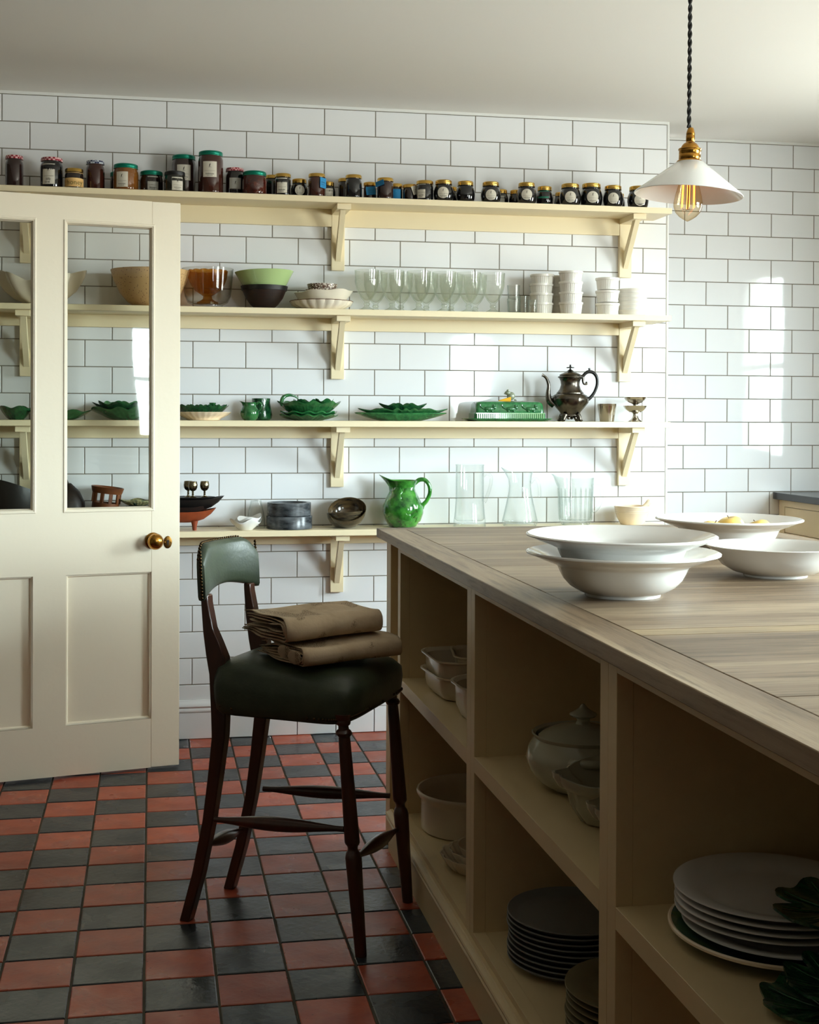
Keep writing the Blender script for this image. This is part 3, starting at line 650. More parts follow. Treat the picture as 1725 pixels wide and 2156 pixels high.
obj('stretcher', spindle((-.196, -.108, .187), (-.204, .106, .160), .006, .0175), CHAIRW, ch)
obj('stretcher', spindle((.222, -.162, .222), (.203, .165, .186), .006, .0175), CHAIRW, ch)
# seat frame and upholstery
sx0, sx1, ya0, ya1 = -.168, .222, .158, .200
nu, nv = 24, 24; vs = []; fs = []
def seat_pt(u, v, lvl):
    # u back to front 0..1, v -1..1 ; rounded rectangle in plan
    x = sx0 + (sx1 - sx0) * u; half = ya0 + (ya1 - ya0) * u + .004; y = half * v
    return x, y
rings = [(.535, .985), (.540, 1.005), (.560, 1.02), (.585, 1.03), (.606, 1.02), (.622, .985), (.634, .92), (.643, .82), (.650, .66), (.654, .45), (.656, .2), (.6565, 0)]
NP = 64
def outline(k):
    t = 2 * pi * k / NP; c, s = cos(t), sin(t); e = .30
    px = abs(c) ** e * (1 if c >= 0 else -1); py = abs(s) ** e * (1 if s >= 0 else -1)
    u = (px + 1) / 2; x = sx0 + (sx1 - sx0) * u
    return x, (ya0 + (ya1 - ya0) * u) * py
cxm = (sx0 + sx1) / 2 + .005
for z, s in rings:
    for k in range(NP):
        x, y = outline(k); X = cxm + (x - cxm) * s; Y = y * s
        zz = z
        if z < .57: zz += .010 * max(0, -(X - .0) / .2) * -1 + .006 * cos(2 * pi * k / NP * 2)
        crease = .006 * math.exp(-((abs(abs(math.atan2(y, x - cxm)) - .72)) / .05) ** 2) * (1 if .55 < z < .64 else 0)
        X *= 1 - crease; Y *= 1 - crease
        if z > .62: zz -= .010 * (X - cxm) / .2
        vs.append((X, Y, zz))
for i in range(len(rings) - 1):
    for k in range(NP): fs.append((i * NP + k, i * NP + (k + 1) % NP, (i + 1) * NP + (k + 1) % NP, (i + 1) * NP + k))
fs.append(tuple(range(NP)))
seat = obj('seat', MB().add(vs, fs), LEATHER, ch, sharp=60)
nails = MB()
for k in range(NP * 2):
    t = k / 2; x, y = outline(t); X = cxm + (x - cxm) * .995; Y = y * .995
    if x > .10 or k % 7 == 0: nails.ball((X * 1.015 if x > 0 else X, Y * 1.015, .546 + .006 * cos(2 * pi * t / NP * 2)), .0038, 8, 5)
obj('nail_heads', nails, NAIL, seat, kind='stuff')
# padded backrest, curved: centre of the arc behind
def back_pt(v, z):    # v -1..1 across
    y = v * .152; lean = -.190 - .055 * (z - .80); bow = -.028 * (1 - v * v) ** 1.0
    return lean + bow, y
vs = []; fs = []; nv2 = 22; zl = []
def ztop(v): return .928 - .040 * max(0, abs(v) - .62) ** 1.6 / .38 ** 1.6 * 1.0
def zbot(v): return .793 + .024 * (1 - v * v)
prof2 = [(0, 0), (.02, .75), (.10, .98), (.3, 1.0), (.5, 1.02), (.7, 1.0), (.9, .96), (.98, .72), (1, 0)]
for side in (1, -1):
    pr = prof2 if side == 1 else prof2[::-1][1:-1]
    for t, e in pr:
        for j in range(nv2 + 1):
            v = -1 + 2 * j / nv2; z = zbot(v) + (ztop(v) - zbot(v)) * t; x, y = back_pt(v, z)
            th = (.020 if side == 1 else .012) * e * (1 - .35 * abs(v) ** 6)
            vs.append((x + side * th, y, z))
nr = len(prof2) + len(prof2) - 2
for i in range(nr):
    for j in range(nv2): fs.append((i * (nv2 + 1) + j, i * (nv2 + 1) + j + 1, ((i + 1) % nr) * (nv2 + 1) + j + 1, ((i + 1) % nr) * (nv2 + 1) + j))
fs.append(tuple(i * (nv2 + 1) for i in range(nr))); fs.append(tuple(i * (nv2 + 1) + nv2 for i in range(nr)))
bk = obj('backrest', MB().add(vs, fs), LEATHER, ch, sharp=70)
nails = MB()
for s in (-1, 1):
    for k in range(15):
        z = .800 + .112 * k / 14; x, y = back_pt(s, z); nails.ball((x + .004, y + s * .0015, z), .0042, 8, 5)
for k in range(33):
    v = -.97 + 1.94 * k / 32; z = ztop(v) + .0005; x, y = back_pt(v, z); nails.ball((x - .004, y, z), .0036, 8, 5)
obj('nail_heads', nails, NAIL, bk, kind='stuff')

# ------------------------------------------------------------------ folded lace cloths on the stool
def cloth(name, lab, corner, a_ang, L, W, H, sheets, seed, taper=0.0):
    """nested U folds: round fold along the near long side, open ends; corner = near-left corner on its base"""
    q = random.Random(seed); A = Vector((cos(a_ang), sin(a_ang), 0)); P = Vector((-sin(a_ang), cos(a_ang), 0)); base = Vector(corner)
    t = thing(name, lab, 'cloth', tuple(base), group='folded lace cloths'); m = MB()
    n = 26; na = 30
    for s in range(sheets):
        h = H / 2 * (1 - (s + .3) / (sheets + .1)); d = (H / 2 - h) * 1.15 + .001; w = W * (1 - .05 * s * q.uniform(.5, 1.4)); vs = []; fs = []
        ph, ph2 = q.uniform(0, 6), q.uniform(0, 6)
        path = []
        for i in range(n):
            path.append((w - (w - d - h) * i / (n - 1), -h))
        for i in range(1, 10):
            b = -pi / 2 - pi * i / 10; path.append((d + h + h * cos(b), h * sin(b)))
        for i in range(n):
            path.append((d + h + (w * .97 - d - h) * i / (n - 1), h))
        for i in range(na + 1):
            u = i / na; al = L * u
            for j, (p, z) in enumerate(path):
                pin = 1 - .30 * (p / W) ** 2                       # thinner towards the open back
                sag = .006 * sin(al * 19 + ph) * (1 if z > 0 else .25) + .004 * sin(p * 40 + ph2 + al * 9)
                end = .012 * max(0, (u - .9) / .1) - .006 * sin(j * .35 + ph) * (1 if u in (0, 1) else 0)
                z2 = H / 2 + z * pin * (1 - taper * u) + sag * (.6 if abs(z) > .3 * h else .2) * (.8 if z > 0 else .1) + (.004 * sin(ph + j * .2) if z > 0 else 0)
                c = base.copy(); c = A * (al + end) + P * (p + .004 * sin(al * 30 + ph)); vs.append((c.x, c.y, max(z2, .0012 + .0006 * s)))
        mlen = len(path)
        fs = [(i * mlen + j, (i + 1) * mlen + j, (i + 1) * mlen + j + 1, i * mlen + j + 1) for i in range(na) for j in range(mlen - 1)]
        m.add(vs, fs)
    obj('folds', m, LACE, t, solid=.0022, sharp=80)
    return t
cloth('folded_cloth', 'lower of two folded beige lace cloths, lying on the stool seat', (.905, -2.085, .6565), R(25), .265, .235, .050, 4, 3)
cloth('folded_cloth', 'upper of two folded beige lace cloths on the stool, rolled over thick', (.868, -2.056, .7075), R(26), .262, .225, .064, 4, 11, .12)
pt = COL.objects['folded_cloth']
for k, (a, p) in enumerate([(.012, .095), (.030, .045)]):
    A = Vector((cos(R(25)), sin(R(25)), 0)); P = Vector((-sin(R(25)), cos(R(25)), 0)); c = A * (-.004 - .002 * k) + P * p
    b = MB().ball((0, 0, 0), (.003, .033, .018), 18, 10)
    obj('petal', b, LACE, pt, loc=(c.x, c.y, .026 - .006 * k), rot=(R(-14), R(-18), R(25)))

# ------------------------------------------------------------------ lettering helper
def text_poly(s, size):
    cu = bpy.data.curves.new('t', 'FONT'); cu.body = s; cu.size = size; cu.align_x = 'CENTER'; cu.resolution_u = 2
    o = bpy.data.objects.new('t', cu); COL.objects.link(o)
    dg = bpy.context.evaluated_depsgraph_get(); dg.update(); me = bpy.data.meshes.new_from_object(o.evaluated_get(dg))
    v = [(p.co.x, p.co.y) for p in me.vertices]; f = [tuple(q.vertices) for q in me.polygons]
    bpy.data.objects.remove(o); bpy.data.curves.remove(cu); bpy.data.meshes.remove(me); return v, f
def strip(pts, wd):
    v, f = [], []
    for i, (x, y) in enumerate(pts):
        a = pts[max(i - 1, 0)]; b = pts[min(i + 1, len(pts) - 1)]; dx, dy = b[0] - a[0], b[1] - a[1]; l = math.hypot(dx, dy) or 1
        ww = wd[i] if hasattr(wd, '__len__') else wd
        v += [(x - dy / l * ww, y + dx / l * ww), (x + dy / l * ww, y - dx / l * ww)]
        if i: k = 2 * i; f.append((k - 2, k - 1, k + 1, k))
    return v, f
def join2(items):
    V, Fc = [], []
    for (v, f), (dx, dy, s) in items:
        b = len(V); V += [(x * s + dx, y * s + dy) for x, y in v]; Fc += [tuple(i + b for i in q) for q in f]
    return V, Fc
def wrapped(poly, r, z, a0, lift, bulge=None):
    """wrap a flat drawing on a jar of radius r(z); a0 is the facing angle"""
    V, Fc = poly; m = MB()
    out = []
    for x, y in V:
        q = r(z + y) if callable(r) else r
        t = a0 + x / q; out.append(((q + lift) * cos(t), (q + lift) * sin(t), z + y))
    return m.add(out, Fc)
def rect_grid(w, h, n=8):
    v = [(-w / 2 + w * i / n, y) for i in range(n + 1) for y in (-h / 2, 0, h / 2)]
    return v, [(3 * i + k, 3 * i + 3 + k, 3 * i + 4 + k, 3 * i + 1 + k) for i in range(n) for k in (0, 1)]
def disc_grid(r, n=24):
    v = [(0, 0)] + [(r * s * cos(2 * pi * k / n), r * s * sin(2 * pi * k / n)) for s in (.5, 1) for k in range(n)]
    f = [(0, 1 + k, 1 + (k + 1) % n) for k in range(n)] + [(1 + k, 1 + n + k, 1 + n + (k + 1) % n, 1 + (k + 1) % n) for k in range(n)]
    return v, f
QUILL = strip([(-.06, -.30), (-.05, -.05), (.0, .15), (.06, .32), (.13, .50)], [.012, .07, .085, .06, .004])
BASEL = join2([(strip([(-.34, -.33), (-.1, -.36), (.02, -.30)], [.01, .035, .01]), (0, 0, 1)), (strip([(.06, -.32), (.2, -.33), (.34, -.40)], [.01, .035, .008]), (0, 0, 1))])
def dashes(w, n, h, seed):
    q = random.Random(seed); items = []
    for i in range(n):
        x = -w / 2 + w * (i + .5) / n
        items.append((strip([(x - w / n * .3, -h * .5), (x, h * q.uniform(.2, .6)), (x + w / n * .28, -h * .4)], h * .12), (0, 0, 1)))
    return join2(items)
TXT_2018 = text_poly('2018', 1.0); TXT_JELLY = text_poly('Jelly', 1.0); TXT_HONEY = text_poly('honey', 1.0)
def label_art(parent, r, z, a0, w, h, rnd_=False, art='hand', paper=PAPER, seed=1):
    lb = obj('label', wrapped(disc_grid(w / 2) if rnd_ else rect_grid(w, h), r, z, a0, .0007), paper, parent)
    s = w * (.30 if rnd_ else .36)
    up = h * (.20 if rnd_ else .22)
    obj('emblem', wrapped(join2([(QUILL, (.0, up, s)), (BASEL, (0, up, s * .9))]), r, z, a0, .0012), INK, lb)
    obj('small_print', wrapped(join2([(dashes(w * .78, 11, h * .055, seed), (0, -h * .10, 1)), (dashes(w * .25, 4, h * .03, seed + 1), (0, -h * .19, 1))]), r, z, a0, .0012), mat('faint_ink', rgb(128, 118, 108), .8), lb)
    it = [(dashes(w * .62, 7, h * .09, seed + 2), (0, -h * .29, 1)), (dashes(w * .4, 5, h * .07, seed + 3), (0, -h * .40, 1))]
    if art == '2018': it = [(TXT_JELLY, (.0, -h * .30, h * .15)), (TXT_2018, (-w * .1, -h * .45, h * .13))]
    obj('handwriting', wrapped(join2(it), r, z, a0, .0012), INK, lb)
    return lb

# ------------------------------------------------------------------ preserve jars on the top shelf
def interp(prof):
    def f(z):
        for (r0_, z0_), (r1_, z1_) in zip(prof, prof[1:]):
            if z0_ <= z <= z1_ and z1_ > z0_: return r0_ + (r1_ - r0_) * (z - z0_) / (z1_ - z0_)
        return max(r for r, z in prof)
    return f
def jar(lab, x, y, w, h, style='round', jam='black', lid='gold', lbl=None, face=0.0, tagc=None, z=2.065):
    """face: degrees, the label's turn from straight-on (positive to the viewer's right)"""
    t = thing('jam_jar', lab, 'jar', (x, y, z), group='preserve jars on the top shelf'); r = w / 2 - .001
    lh = {'gold': .013, 'teal': .016, 'ging': .013, 'black': .016}.get(lid[:4] if lid != 'gold' else 'gold', .014)
    if style == 'orcio': lh = .015
    zb = h - lh
    if style == 'orcio':
        nr = r * .80; pr = [(0, 0), (r * .72, 0), (r * .82, .003), (r * .93, h * .14), (r, h * .34), (r * .985, h * .50), (r * .90, h * .66), (nr, h * .75), (nr * .98, h * .775), (nr * 1.06, h * .785), (nr * 1.06, zb - .002), (nr * .97, zb)]; lr = nr * 1.03
    elif style == 'tall':
        nr = r * .93; pr = [(0, 0), (r * .9, 0), (r * .98, .004), (r, .010), (r, zb - .022), (r * .985, zb - .014), (nr, zb - .006), (nr, zb)]; lr = nr + .0015
    elif style == 'hex':
        nr = r * .9; pr = [(0, 0), (r * .92, 0), (r * .98, .004), (r, .008), (r, zb - .012), (r * .96, zb - .006), (nr, zb - .002), (nr, zb)]; lr = nr + .003
    else:   # round shouldered
        nr = r * .86; pr = [(0, 0), (r * .9, 0), (r * .97, .003), (r, .009), (r, zb - .024), (r * .985, zb - .016), (r * .93, zb - .009), (nr, zb - .004), (nr, zb)]; lr = nr + .0035
    obj('jar_body', MB().lathe(pr, 36), JAMS[jam], t)
    lm = {'gold': GOLD, 'teal': TEAL, 'gingham_red': GINGR, 'gingham_blue': GINGB, 'black': BLACKL}[lid]
    if style == 'orcio' or lid in ('teal', 'black'):
        lp_ = [(0, h), (lr * .90, h), (lr * .97, h - .0015), (lr, h - .004), (lr * .985, h - .0055), (lr, h - .008), (lr, h - .0105), (lr * .985, h - .012), (lr * 1.015, h - lh + .001), (lr * 1.0, h - lh - .001), (nr * .97, h - lh)]
    else:
        lp_ = [(0, h - .0012), (lr * .84, h - .0012), (lr * .88, h), (lr * .95, h - .0006), (lr, h - .004), (lr, h - lh + .002), (lr * 1.015, h - lh), (nr * .98, h - lh)]
    obj('lid', MB().lathe(lp_, 36), lm, t)
    a0 = -pi / 2 + R(11) + R(face)       # straight-on for someone standing left of centre looking right
    a0 = math.atan2(-5.15 - y, .548 - x) + R(face)
    if lbl:
        kind, lw, lhh, lz = lbl[:4]; pp = lbl[4] if len(lbl) > 4 else PAPER
        if kind == 'honey':
            lb = obj('label', wrapped(rect_grid(lw, lhh, 24), interp(pr), lz, a0, .0006), HONEYL, t)
            obj('lettering', wrapped(join2([(TXT_HONEY, (.0025, -lhh * .36, .0245))]), interp(pr), lz, a0, .0011), INKG, lb)
        elif kind == 'plain': obj('label', wrapped(rect_grid(lw, lhh, 12), interp(pr), lz, a0, .0006), pp, t); 
        elif kind == 'disc': label_art(t, interp(pr), lz, a0, lw, lw, True, seed=int(x * 100))
        else: label_art(t, interp(pr), lz, a0, lw, lhh, False, '2018' if kind == '2018' else 'hand', pp, seed=int(x * 100))
    if tagc:
        m_, side, tw, th, tz, tilt = tagc
        cx = r * 1.02; b = MB().box(-tw / 2, tw / 2, -.0008, 0, -th / 2, th / 2)
        a1 = a0 + R(side)
        tg = obj('paper_tag', b, m_, t, loc=((r + .003) * cos(a1), (r + .003) * sin(a1), tz), rot=(R(-6), R(tilt), a1 + pi / 2))
        dz = join2([(dashes(tw * .7, 6, th * .10, int(x * 77)), (0, th * .05, 1)), (dashes(tw * .6, 5, th * .08, int(x * 55)), (0, -th * .18, 1))])
        obj('writing', MB().add([(px, -.0012, pz) for px, pz in dz[0]], dz[1]), INK, tg)
    return t
ON = 'on the top shelf'
jar('preserve jar with red gingham lid and plain plum-brown contents, leftmost ' + ON, .055, -.10, .067, .122, 'round', 'plum', 'gingham_red')
jar('black preserve jar with red gingham lid and cream label reading Jelly 2018', .189, -.12, .084, .115, 'round', 'black', 'gingham_red', ('2018', .046, .074, .052), -17)
jar('small gold-lidded jar with tan label reading honey', .270, -.14, .068, .075, 'hex', 'deep', 'gold', ('honey', .100, .052, .033), 0)
jar('brown preserve jar with blue gingham lid ' + ON, .344, -.10, .070, .114, 'round', 'brown', 'gingham_blue')
jar('teal-lidded jar half hidden behind the amber marmalade jar', .425, -.062, .060, .082, 'tall', 'deep', 'teal')
jar('wide amber marmalade jar with teal lid and cream label', .455, -.128, .094, .100, 'tall', 'amber', 'teal', ('rect', .044, .056, .040), -18)
jar('short dark amber jar with teal lid and grey label beside the marmalade', .548, -.10, .088, .083, 'tall', 'deep', 'teal', ('rect', .040, .054, .034, PAPERG), 8)
jar('short dark jar with black lid in front of the tall teal-lidded jars', .633, -.152, .080, .076, 'tall', 'olive', 'black', ('rect', .042, .048, .028), 16)
jar('left one of two tall brown jars with teal lids, behind the black-lidded jar', .668, -.062, .092, .154, 'tall', 'plum', 'teal', ('rect', .052, .058, .085), 0)
jar('right one of two tall brown jars with teal lids, label high on its front', .766, -.12, .095, .161, 'tall', 'brown', 'teal', ('rect', .052, .058, .090), -4)
jar('dark jar with red gingham lid and grey label beside the tall teal-lidded jars', .857, -.10, .072, .107, 'round', 'black', 'gingham_red', ('rect', .046, .066, .034, PAPERG), 4)
jar('squat teal-lidded jar of dark cherries ' + ON, .928, -.14, .094, .089, 'tall', 'cherry', 'teal')
jar('gold-lidded dark jar behind the labelled one, right of the cherries', 1.004, -.062, .064, .092, 'hex', 'olive', 'gold')
jar('gold-lidded dark jar with cream rectangular label, right of the cherries', 1.034, -.148, .062, .084, 'hex', 'black', 'gold', ('rect', .040, .056, .038), -8)
jar('bulging black jar with round grey label, left of the blue-tagged jar', 1.101, -.10, .068, .075, 'orcio', 'black', 'gold', ('disc', .038, .038, .030), 4)
jar('red-brown jar with gold lid and a blue tag at its right shoulder', 1.162, -.148, .066, .089, 'hex', 'brown', 'gold', None, 0, (BLUE, 42, .030, .040, .052, 6))
jar('small bulging black jar half hidden behind the blue-tagged jar', 1.214, -.074, .060, .073, 'orcio', 'black', 'gold', ('rect', .030, .036, .028), 12)
jar('gold-lidded dark brown jar standing behind the plain black one', 1.285, -.060, .060, .091, 'hex', 'deep', 'gold')
jar('plain black gold-lidded jar without a label, over the middle bracket', 1.303, -.145, .066, .090, 'round', 'black', 'gold')
jar('small brown jar with a blue tag and a dark red tag, gold lid', 1.376, -.085, .052, .075, 'hex', 'brown', 'gold', None, 0, (BLUE, 6, .036, .032, .040, -6))
jar('brown jar with gold lid and a tilted blue tag at its left shoulder', 1.425, -.145, .064, .083, 'hex', 'plum', 'gold', None, 0, (BLUE, -38, .040, .020, .060, -12))
jar('narrow dark jar with a blue paper label, behind the tilted-tag jar', 1.480, -.075, .052, .075, 'hex', 'black', 'gold', ('plain', .036, .046, .030, BLUE), 4)
jar('dark brown jar with gold lid and a white hanging tag', 1.530, -.10, .056, .070, 'hex', 'deep', 'gold', None, 0, (PAPER, 38, .026, .034, .046, -20))
jar('black jar with gold lid and a cream label on its left side', 1.581, -.135, .068, .080, 'hex', 'black', 'gold', ('rect', .034, .054, .038), -26)
jar('bulging black jar with round cream label, leftmost of the bulging row', 1.654, -.14, .080, .084, 'orcio', 'black', 'gold', ('disc', .044, .044, .033), -2)
jar('small gold-lidded jar peeping out between two bulging jars', 1.706, -.055, .050, .074, 'orcio', 'black', 'gold')
jar('bulging black jar without a paper label, embossed glass ' + ON, 1.742, -.135, .076, .084, 'orcio', 'black', 'gold')
jar('bulging black jar with round cream label standing alone after the gap', 1.840, -.145, .080, .083, 'orcio', 'black', 'gold', ('disc', .042, .042, .030), 2)
jar('small jar with grey label behind the lone bulging jar', 1.905, -.062, .056, .070, 'orcio', 'black', 'gold', ('plain', .026, .036, .026, PAPERG), 0)
jar('small gold-lidded jar behind, left of the green-labelled jar', 1.964, -.062, .058, .070, 'orcio', 'black', 'gold')
jar('bulging black jar with round label, left of the green-labelled jar', 1.983, -.148, .080, .085, 'orcio', 'black', 'gold', ('disc', .043, .043, .036), 2)
jar('black jar with green paper label and gold lid', 2.066, -.115, .070, .079, 'orcio', 'black', 'gold', ('plain', .046, .052, .034, GREENP), -10)
jar('small jar almost hidden behind, right of the green-labelled jar', 2.150, -.058, .056, .068, 'orcio', 'black', 'gold')
jar('bulging black jar with round label, first of the last four', 2.160, -.148, .086, .087, 'orcio', 'black', 'gold', ('disc', .044, .044, .032), 2)
jar('largest bulging black jar with round label, second of the last four', 2.250, -.138, .090, .093, 'orcio', 'black', 'gold', ('disc', .046, .046, .036), 8)
jar('bulging black jar with round label, third of the last four', 2.337, -.145, .082, .087, 'orcio', 'black', 'gold', ('disc', .043, .043, .034), 3)
jar('small gold-lidded jar behind, between the last two bulging jars', 2.390, -.058, .058, .072, 'orcio', 'black', 'gold')
jar('bulging black jar with round label, last on the shelf by the lamp', 2.441, -.145, .086, .088, 'orcio', 'black', 'gold', ('disc', .046, .046, .030), 12)

# ------------------------------------------------------------------ second shelf
Z2_ = 1.643
def simple(name, lab, cat, loc, prof, m, part, n=48, mod=None, group=None, rot=None, **k):
    t = thing(name, lab, cat, loc, group=group, rot=rot); obj(part, MB().lathe(prof, n, mod=mod), m, t, **k); return t
def shellprof(outer, th, zb=.003):
    """closed pot profile from an outer curve (r, z): foot to rim, then down the inside"""
    ins = [(max(r - th, 0), z + (zb if i < 2 else 0)) for i, (r, z) in enumerate(outer)]
    ins = [(r, max(z, outer[0][1] + zb + .001)) for r, z in ins if r > 0]
    return [(0, outer[0][1])] + outer + ins[::-1] + [(0, outer[0][1] + zb + .001)]
# clam shell bowl and tan stoneware bowl behind the door glass
def clam(t, r, z, i):
    k = i / 9; fl = 1 + (.10 + .03 * cos(2 * t)) * cos(8 * t) * min(1, r / .09) ** 2
    return r * fl * (1 + .14 * cos(2 * t)), z * (1 + .22 * cos(2 * t) * min(1, z / .1) + .05 * cos(8 * t))
simple('shell_bowl', 'large fluted clam-shell bowl on the second shelf, seen through the door glass', 'bowl', (.147, -.103, Z2_),
       [(0, .004), (.035, 0), (.045, .004), (.075, .020), (.100, .045), (.118, .072), (.128, .094), (.130, .104), (.126, .103), (.115, .074), (.096, .048), (.070, .026), (.04, .012), (0, .010)], SHELLM, 'shell', 96, clam)
simple('stoneware_bowl', 'large tan speckled stoneware bowl on the second shelf, behind the door glass', 'bowl', (.545, -.105, Z2_),
       shellprof([(.048, 0), (.060, .002), (.085, .020), (.112, .052), (.134, .098), (.146, .136)], .005), STONEW, 'bowl', 64)
# clear bowl with the fluted amber compote inside
cb = simple('glass_bowl', 'large clear glass bowl on the second shelf, holding the amber compote', 'bowl', (.757, -.100, Z2_),
            [(0, .006), (.050, .006), (.052, .0), (.055, .001), (.056, .012), (.075, .022), (.086, .045), (.090, .075), (.093, .110), (.0965, .149), (.0948, .149), (.091, .110), (.0878, .075), (.0835, .046), (.072, .025), (.050, .016), (0, .015)], SMOKE, 'bowl', 56)
def scal(n, a, zr):
    def f(t, r, z, i):
        k = min(1, max(0, (z - .045) / .06)); s = abs(cos(n / 2 * t)); return r * (1 - a * (1 - s) * (.35 + .65 * k)), z + (s - .5) * .006 * max(0, (z - zr) / .02) if z > zr else z
    return f
simple('amber_compote', 'amber fluted glass compote with scalloped rim, standing in the clear glass bowl', 'bowl', (.7565, -.100, Z2_ + .0155),
       [(0, .002), (.036, 0), (.040, .001), (.040, .008), (.030, .012), (.018, .020), (.016, .030), (.024, .036), (.046, .050), (.063, .074), (.072, .098), (.076, .126), (.0735, .126), (.069, .099), (.060, .077), (.044, .055), (.022, .042), (0, .040)], AMBER, 'bowl', 112, scal(14, .05, .118))
# green bowl nested in the dark wooden one
simple('wooden_bowl', 'dark turned wooden bowl with black rim on the second shelf', 'bowl', (.969, -.102, Z2_),
       shellprof([(.030, 0), (.034, .001), (.052, .018), (.070, .042), (.082, .070), (.088, .086)], .006), WOODD, 'bowl', 56)
obj('dark_rim', MB().lathe([(.0828, .070), (.0853, .0705), (.0893, .0875), (.087, .088), (.082, .086)], 56), BLACKW, COL.objects['wooden_bowl'])
simple('green_bowl', 'pale green glazed bowl standing inside the dark wooden bowl', 'bowl', (.973, -.102, Z2_ + .0105),
       [(0, .002), (.024, 0), (.027, .001), (.028, .007), (.052, .036), (.080, .075), (.1115, .131), (.109, .132), (.077, .078), (.048, .040), (.022, .013), (0, .011)], LIME, 'bowl', 64, rot=(R(-1.2), R(-1.8), 0))
# stacked shell dishes
def scallop(n, a):
    return lambda t, r, z, i: (r * (1 + a * abs(sin(n / 2 * t)) * min(1, r / .09) ** 3), z)
simple('shell_dish', 'lower cream fluted shell dish with brown edge on the second shelf', 'dish', (1.186, -.108, Z2_),
       [(0, .003), (.070, .003), (.078, 0), (.084, .004), (.108, .018), (.116, .033), (.1145, .0345), (.106, .020), (.080, .008), (0, .007)], SHELLM, 'dish', 120, scallop(20, .045))
obj('brown_edge', MB().lathe([(.1163, .0325), (.1168, .035), (.114, .0355)], 120, mod=scallop(20, .045)), RIM, COL.objects['shell_dish'])
simple('shell_bowl', 'deeper cream shell bowl stacked on the fluted shell dish', 'bowl', (1.195, -.108, Z2_ + .0085),
       [(0, .002), (.052, 0), (.058, .002), (.084, .024), (.102, .048), (.109, .060), (.1075, .0615), (.099, .050), (.080, .030), (.050, .010), (0, .009)], SHELLM, 'bowl', 120, lambda t, r, z, i: (r * (1 + .035 * cos(6 * t) * min(1, r / .1) ** 2), z + .006 * cos(t + .4) * min(1, r / .1) ** 2 + .002 * cos(6 * t)))
pat = mat('brown_and_white_pattern', rgb(220, 210, 196), .3, coat=.3); 
nt = pat.node_tree; wv = nt.nodes.new('ShaderNodeTexVoronoi'); wv.inputs['Scale'].default_value = 95; wv.feature = 'DISTANCE_TO_EDGE'; crr = nt.nodes.new('ShaderNodeValToRGB'); crr.color_ramp.elements[0].position = .10; crr.color_ramp.elements[0].color = rgb(80, 50, 34); crr.color_ramp.elements[1].position = .2; crr.color_ramp.elements[1].color = rgb(222, 212, 198)
mpp = nt.nodes.new('ShaderNodeMapping'); mpp.inputs['Scale'].default_value = (1, 1, 2); nt.links.new(nt.nodes['Texture Coordinate'].outputs['Object'], mpp.inputs[0]); nt.links.new(mpp.outputs[0], wv.inputs['Vector']); nt.links.new(wv.outputs['Distance'], crr.inputs[0]); nt.links.new(crr.outputs[0], nt.nodes['Principled BSDF'].inputs['Base Color'])
for k in range(2):
    simple('patterned_dish', ('lower', 'upper')[k] + ' small brown and white patterned dish on top of the cream shell bowls', 'dish', (1.187 + .003 * k, -.108, Z2_ + .0595 + .014 * k),
           [(0, .003), (.040, .003), (.046, 0), (.054, .004), (.057, .018), (.0585, .026), (.0560, .0265), (.053, .010), (.045, .006), (0, .006)] if k else [(0, .003), (.040, .003), (.046, 0), (.056, .004), (.058, .010), (.0615, .0195), (.0595, .020), (.055, .010), (.045, .006), (0, .006)], pat, 'dish', 48)
# goblets
GP = [(0, .003), (.020, .001), (.031, 0), (.0325, .0015), (.030, .004), (.020, .008), (.012, .013), (.0095, .018), (.0125, .022), (.0125, .026), (.0095, .030), (.011, .036), (.022, .048), (.033, .066), (.0405, .088), (.0445, .108), (.0455, .116), (.0440, .119), (.0445, .122), (.0455, .135), (.0465, .1535),
      (.0450, .1535), (.0435, .135), (.0425, .120), (.0425, .116), (.0415, .107), (.0375, .089), (.0305, .068), (.0195, .051), (.008, .041), (0, .039)]
def flute(t, r, z, i):
    k = 1 if .040 < z < .112 else 0
    return (r * (1 + .030 * abs(sin(6 * t)) * k), z + (.004 * abs(sin(6 * t)) if .110 < z < .118 else 0))
gob = simple('goblet', 'leftmost pressed glass goblet of the front row on the second shelf', 'glass', (1.355, -.148, Z2_), GP, GREENISH, 'glass_body', 72, flute, group='pressed glass goblets')
obj('stem_knop', MB().lathe([(0, .0165), (.0075, .018), (.0105, .0225), (.0105, .0255), (.0075, .030), (0, .0315)], 10), GREENISH, gob)
names = ['second', 'third', 'fourth', 'fifth']
for k, x in enumerate([1.453, 1.557, 1.657, 1.754]): dup(gob, (x, -.148, Z2_), names[k] + ' pressed glass goblet from the left in the front row', (0, 0, .3 * k))
dup(gob, (1.850, -.148, Z2_), 'rightmost pressed glass goblet of the front row, beside the tumblers', (0, 0, .2))
for k, x in enumerate([1.405, 1.505, 1.606, 1.706, 1.803]): dup(gob, (x, -.052, Z2_), ('first', 'second', 'third', 'fourth', 'fifth')[k] + ' pressed glass goblet from the left in the back row, by the wall', (0, 0, .5 * k))
TU = [(0, .0035), (.018, .0035), (.0195, 0), (.0215, .001), (.0225, .006), (.0235, .03), (.0255, .058), (.0243, .058), (.0223, .03), (.0212, .010), (.018, .008), (0, .0075)]
tum = simple('tumbler', 'lower of two stacked clear tumblers beside the goblets', 'glass', (1.938, -.13, Z2_), TU, CLEARP, 'glass_body', 36, lambda t, r, z, i: (r * (1 + .02 * cos(9 * t)), z), group='small clear tumblers')
dup(tum, (1.938, -.13, Z2_ + .053), 'upper of two stacked clear tumblers beside the goblets')
s_ = dup(tum, (1.992, -.085, Z2_), 'taller small tumbler behind the shot glass'); s_.scale = (.72, .72, 1.25)
